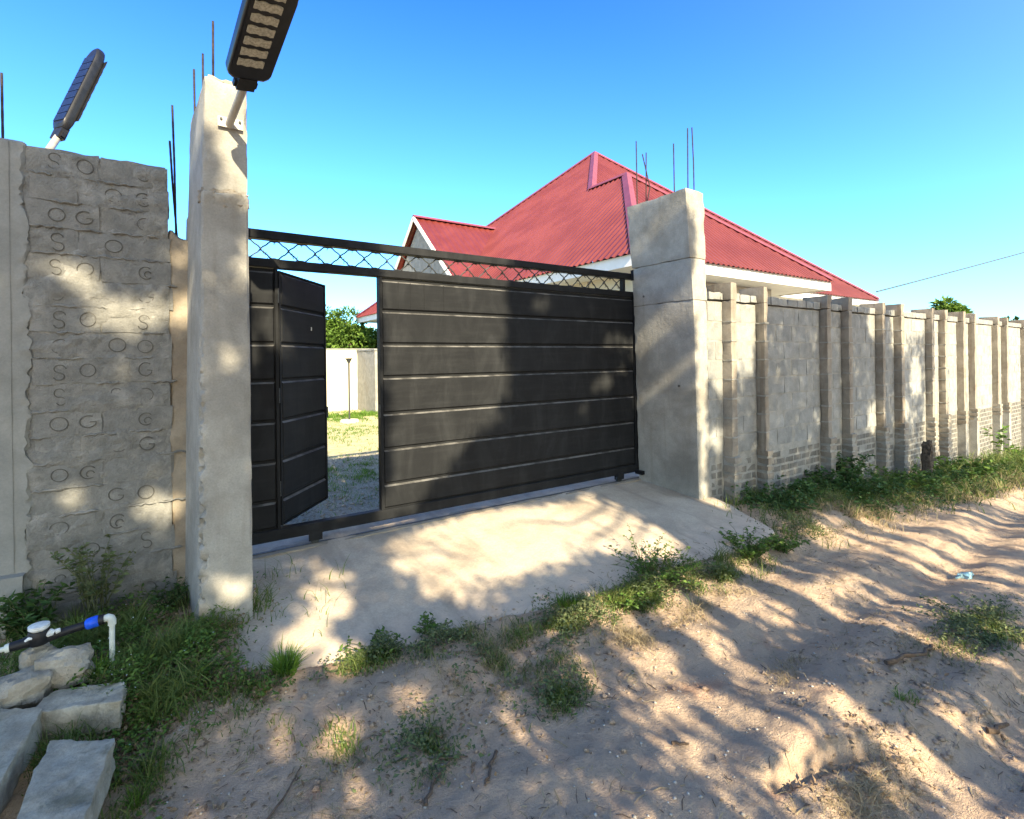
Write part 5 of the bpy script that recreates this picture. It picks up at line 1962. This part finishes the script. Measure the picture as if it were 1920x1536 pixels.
def fallen(n, seed):
    rt_ = np.random.default_rng(seed)
    cl = np.array([(1.5, 2.3, .5, .3), (2.5, 2.2, .6, .25), (2.25, 0.95, .35, .16), (3.4, 1.1, .6, .25), (0.1, 2.3, .3, .4), (0.9, 2.1, .5, .4), (5.5, 2.5, 1.2, .35), (8, 2.4, 2, .3)])
    k = rt_.integers(0, len(cl), n)
    x = cl[k, 0] + cl[k, 2] * rt_.normal(0, 0.6, n); y = cl[k, 1] + cl[k, 3] * rt_.normal(0, 0.6, n)
    y = np.clip(y, 0.4, 3.2)
    P = np.stack([x, y, ground_z(x, y) + 0.004], 1)
    d = rt_.normal(0, 1, (n, 3)); d[:, 2] = np.abs(d[:, 2]) * 0.25
    L_ = rt_.uniform(0.012, 0.035, n)
    V, T = leaves(P, d, L_, L_ * 0.45, rt_, 0.1)
    o = tri_obj("fallen_leaves", V, T, M['litterleaf'])
    tag(o, "scattered dry fallen leaves and chaff on the lane", None, None, "stuff")


fallen(1700, 77)
scatter("earth_clods", 700, lambda r, n: np.where(r.uniform(0, 1, n) < 0.5, r.normal(2.6, 0.7, n), r.normal(1.6, 0.9, n)), lambda r, n, x: np.clip(np.where(x > 2.3, r.normal(1.0, 0.3, n), r.normal(2.2, 0.3, n)), 0.55, 2.75),
        (0.004, 0.024), M['ground'], "small clods of earth on the lane", 3, 0.7)


def straw(name, n, seed, mat, label, size=(0.02, 0.09)):
    rt_ = np.random.default_rng(seed)
    x = rt_.uniform(-0.3, 5.5, n); y = 0.55 + 2.3 * rt_.uniform(0, 1, n)
    k = vnoise(x * 1.6, y * 2.6, 0, 8) > rt_.uniform(-0.7, 0.7, n)
    x, y = x[k], y[k]
    n = len(x)
    L_ = size[0] + (size[1] - size[0]) * rt_.uniform(0, 1, n) ** 2
    a = rt_.uniform(0, 6.28, n)
    dx, dy = np.cos(a) * L_ / 2, np.sin(a) * L_ / 2
    w = rt_.uniform(0.0008, 0.0022, n)
    rows_ = []
    for t in (-1, 0, 1):
        px, py = x + dx * t, y + dy * t + (0.1 * L_ if t == 0 else 0)
        pz = ground_z(px, py) + 0.003 + 0.004 * rt_.uniform(0, 1, n)
        ww = w * (1 if t <= 0 else 0.4)
        rows_ += [np.stack([px - np.sin(a) * ww, py + np.cos(a) * ww, pz], 1), np.stack([px + np.sin(a) * ww, py - np.cos(a) * ww, pz + w], 1)]
    V = np.stack(rows_, 1).reshape(-1, 3)
    T = (np.arange(n)[:, None, None] * 6 + np.array([[0, 1, 3], [0, 3, 2], [2, 3, 5], [2, 5, 4]])[None]).reshape(-1, 3)
    tag(tri_obj(name, V, T, mat), label, None, None, "stuff")


straw("straw", 4200, 5, M['dry'], "bits of straw scattered over the sandy lane")
straw("twig_chaff", 2600, 6, M['twig'], "bits of dark twig scattered over the sandy lane", (0.015, 0.07))


def cover(name, patches, mat, label, seed, leaf=(0.012, 0.03), hgt=(0.01, 0.10)):
    """creeping small leaved ground cover"""
    rt_ = np.random.default_rng(seed)
    Ps, Ls = [], []
    for cx, cy, rx, ry, n in patches:
        x = cx + rx * rt_.normal(0, 0.5, n); y = cy + ry * rt_.normal(0, 0.5, n)
        nn_ = vnoise(x * 7, y * 7, 0, 15)
        k = nn_ > rt_.uniform(-0.6, 0.5, n)
        x, y, nn_ = x[k], y[k], nn_[k]
        z = ground_z(x, y) + rt_.uniform(*hgt, len(x)) * np.clip(0.6 + nn_, 0.2, 1.4)
        Ps.append(np.stack([x, y, z], 1))
    P = np.concatenate(Ps)
    n = len(P)
    d = rt_.normal(0, 1, (n, 3)); d[:, 2] = np.abs(d[:, 2]) * 0.5
    L_ = rt_.uniform(*leaf, n)
    V, T = leaves(P, d, L_, L_ * rt_.uniform(0.4, 0.65, n), rt_)
    tag(tri_obj(name, V, T, mat), label, None, None, "stuff")


LP = [(-0.2, 3.55, 0.6, 0.4, 5200), (-0.02, 3.0, 0.25, 0.45, 3600), (-0.12, 2.6, 0.14, 0.3, 1800), (0.2, 3.1, 0.14, 0.3, 900), (-0.45, 3.1, 0.2, 0.2, 900), (0.33, 2.75, 0.2, 0.12, 900)]
cover("verge_leaves", LP, M['weedleaf'], "small leaved creeping weeds among the verge grass", 31)
RP = [(0.95, 2.74, 0.3, 0.08, 1100), (1.35, 2.66, 0.3, 0.1, 1100), (1.65, 2.35, 0.4, 0.2, 1800), (2.15, 2.5, 0.45, 0.13, 2400), (2.75, 2.48, 0.5, 0.14, 3000), (3.6, 2.38, 0.5, 0.14, 2400),
      (0.92, 2.06, 0.22, 0.17, 700), (1.6, 1.98, 0.24, 0.12, 500), (4.1, 1.0, 0.55, 0.15, 1600), (4.9, 2.5, 0.4, 0.2, 1300)]
cover("lane_leaves", RP, M['greyweed'], "creeping grey green weeds along the foot of the ramp", 32, (0.012, 0.03), (0.005, 0.09))
WP = [(5.7, 3.0, 0.7, 0.25, 3000), (7.2, 2.72, 1.2, 0.35, 4200), (9.5, 2.6, 1.6, 0.4, 4200), (13.5, 2.5, 3.0, 0.5, 6000)]
cover("wall_foot_leaves", WP, M['darkleaf'], "leafy weeds along the foot of the boundary wall", 33, (0.025, 0.065), (0.01, 0.17))
cover("verge_litter", LP, M['litterleaf'], "brown dead leaves lying in the verge grass", 34, (0.012, 0.03), (0.005, 0.05))
cover("verge_flowers", [(-0.05, 2.95, 0.25, 0.4, 60), (0.0, 2.7, 0.15, 0.2, 30), (-0.2, 3.5, 0.5, 0.3, 50)], M['whiteplastic'], "tiny white flowers in the verge grass", 35, (0.006, 0.010), (0.06, 0.13))
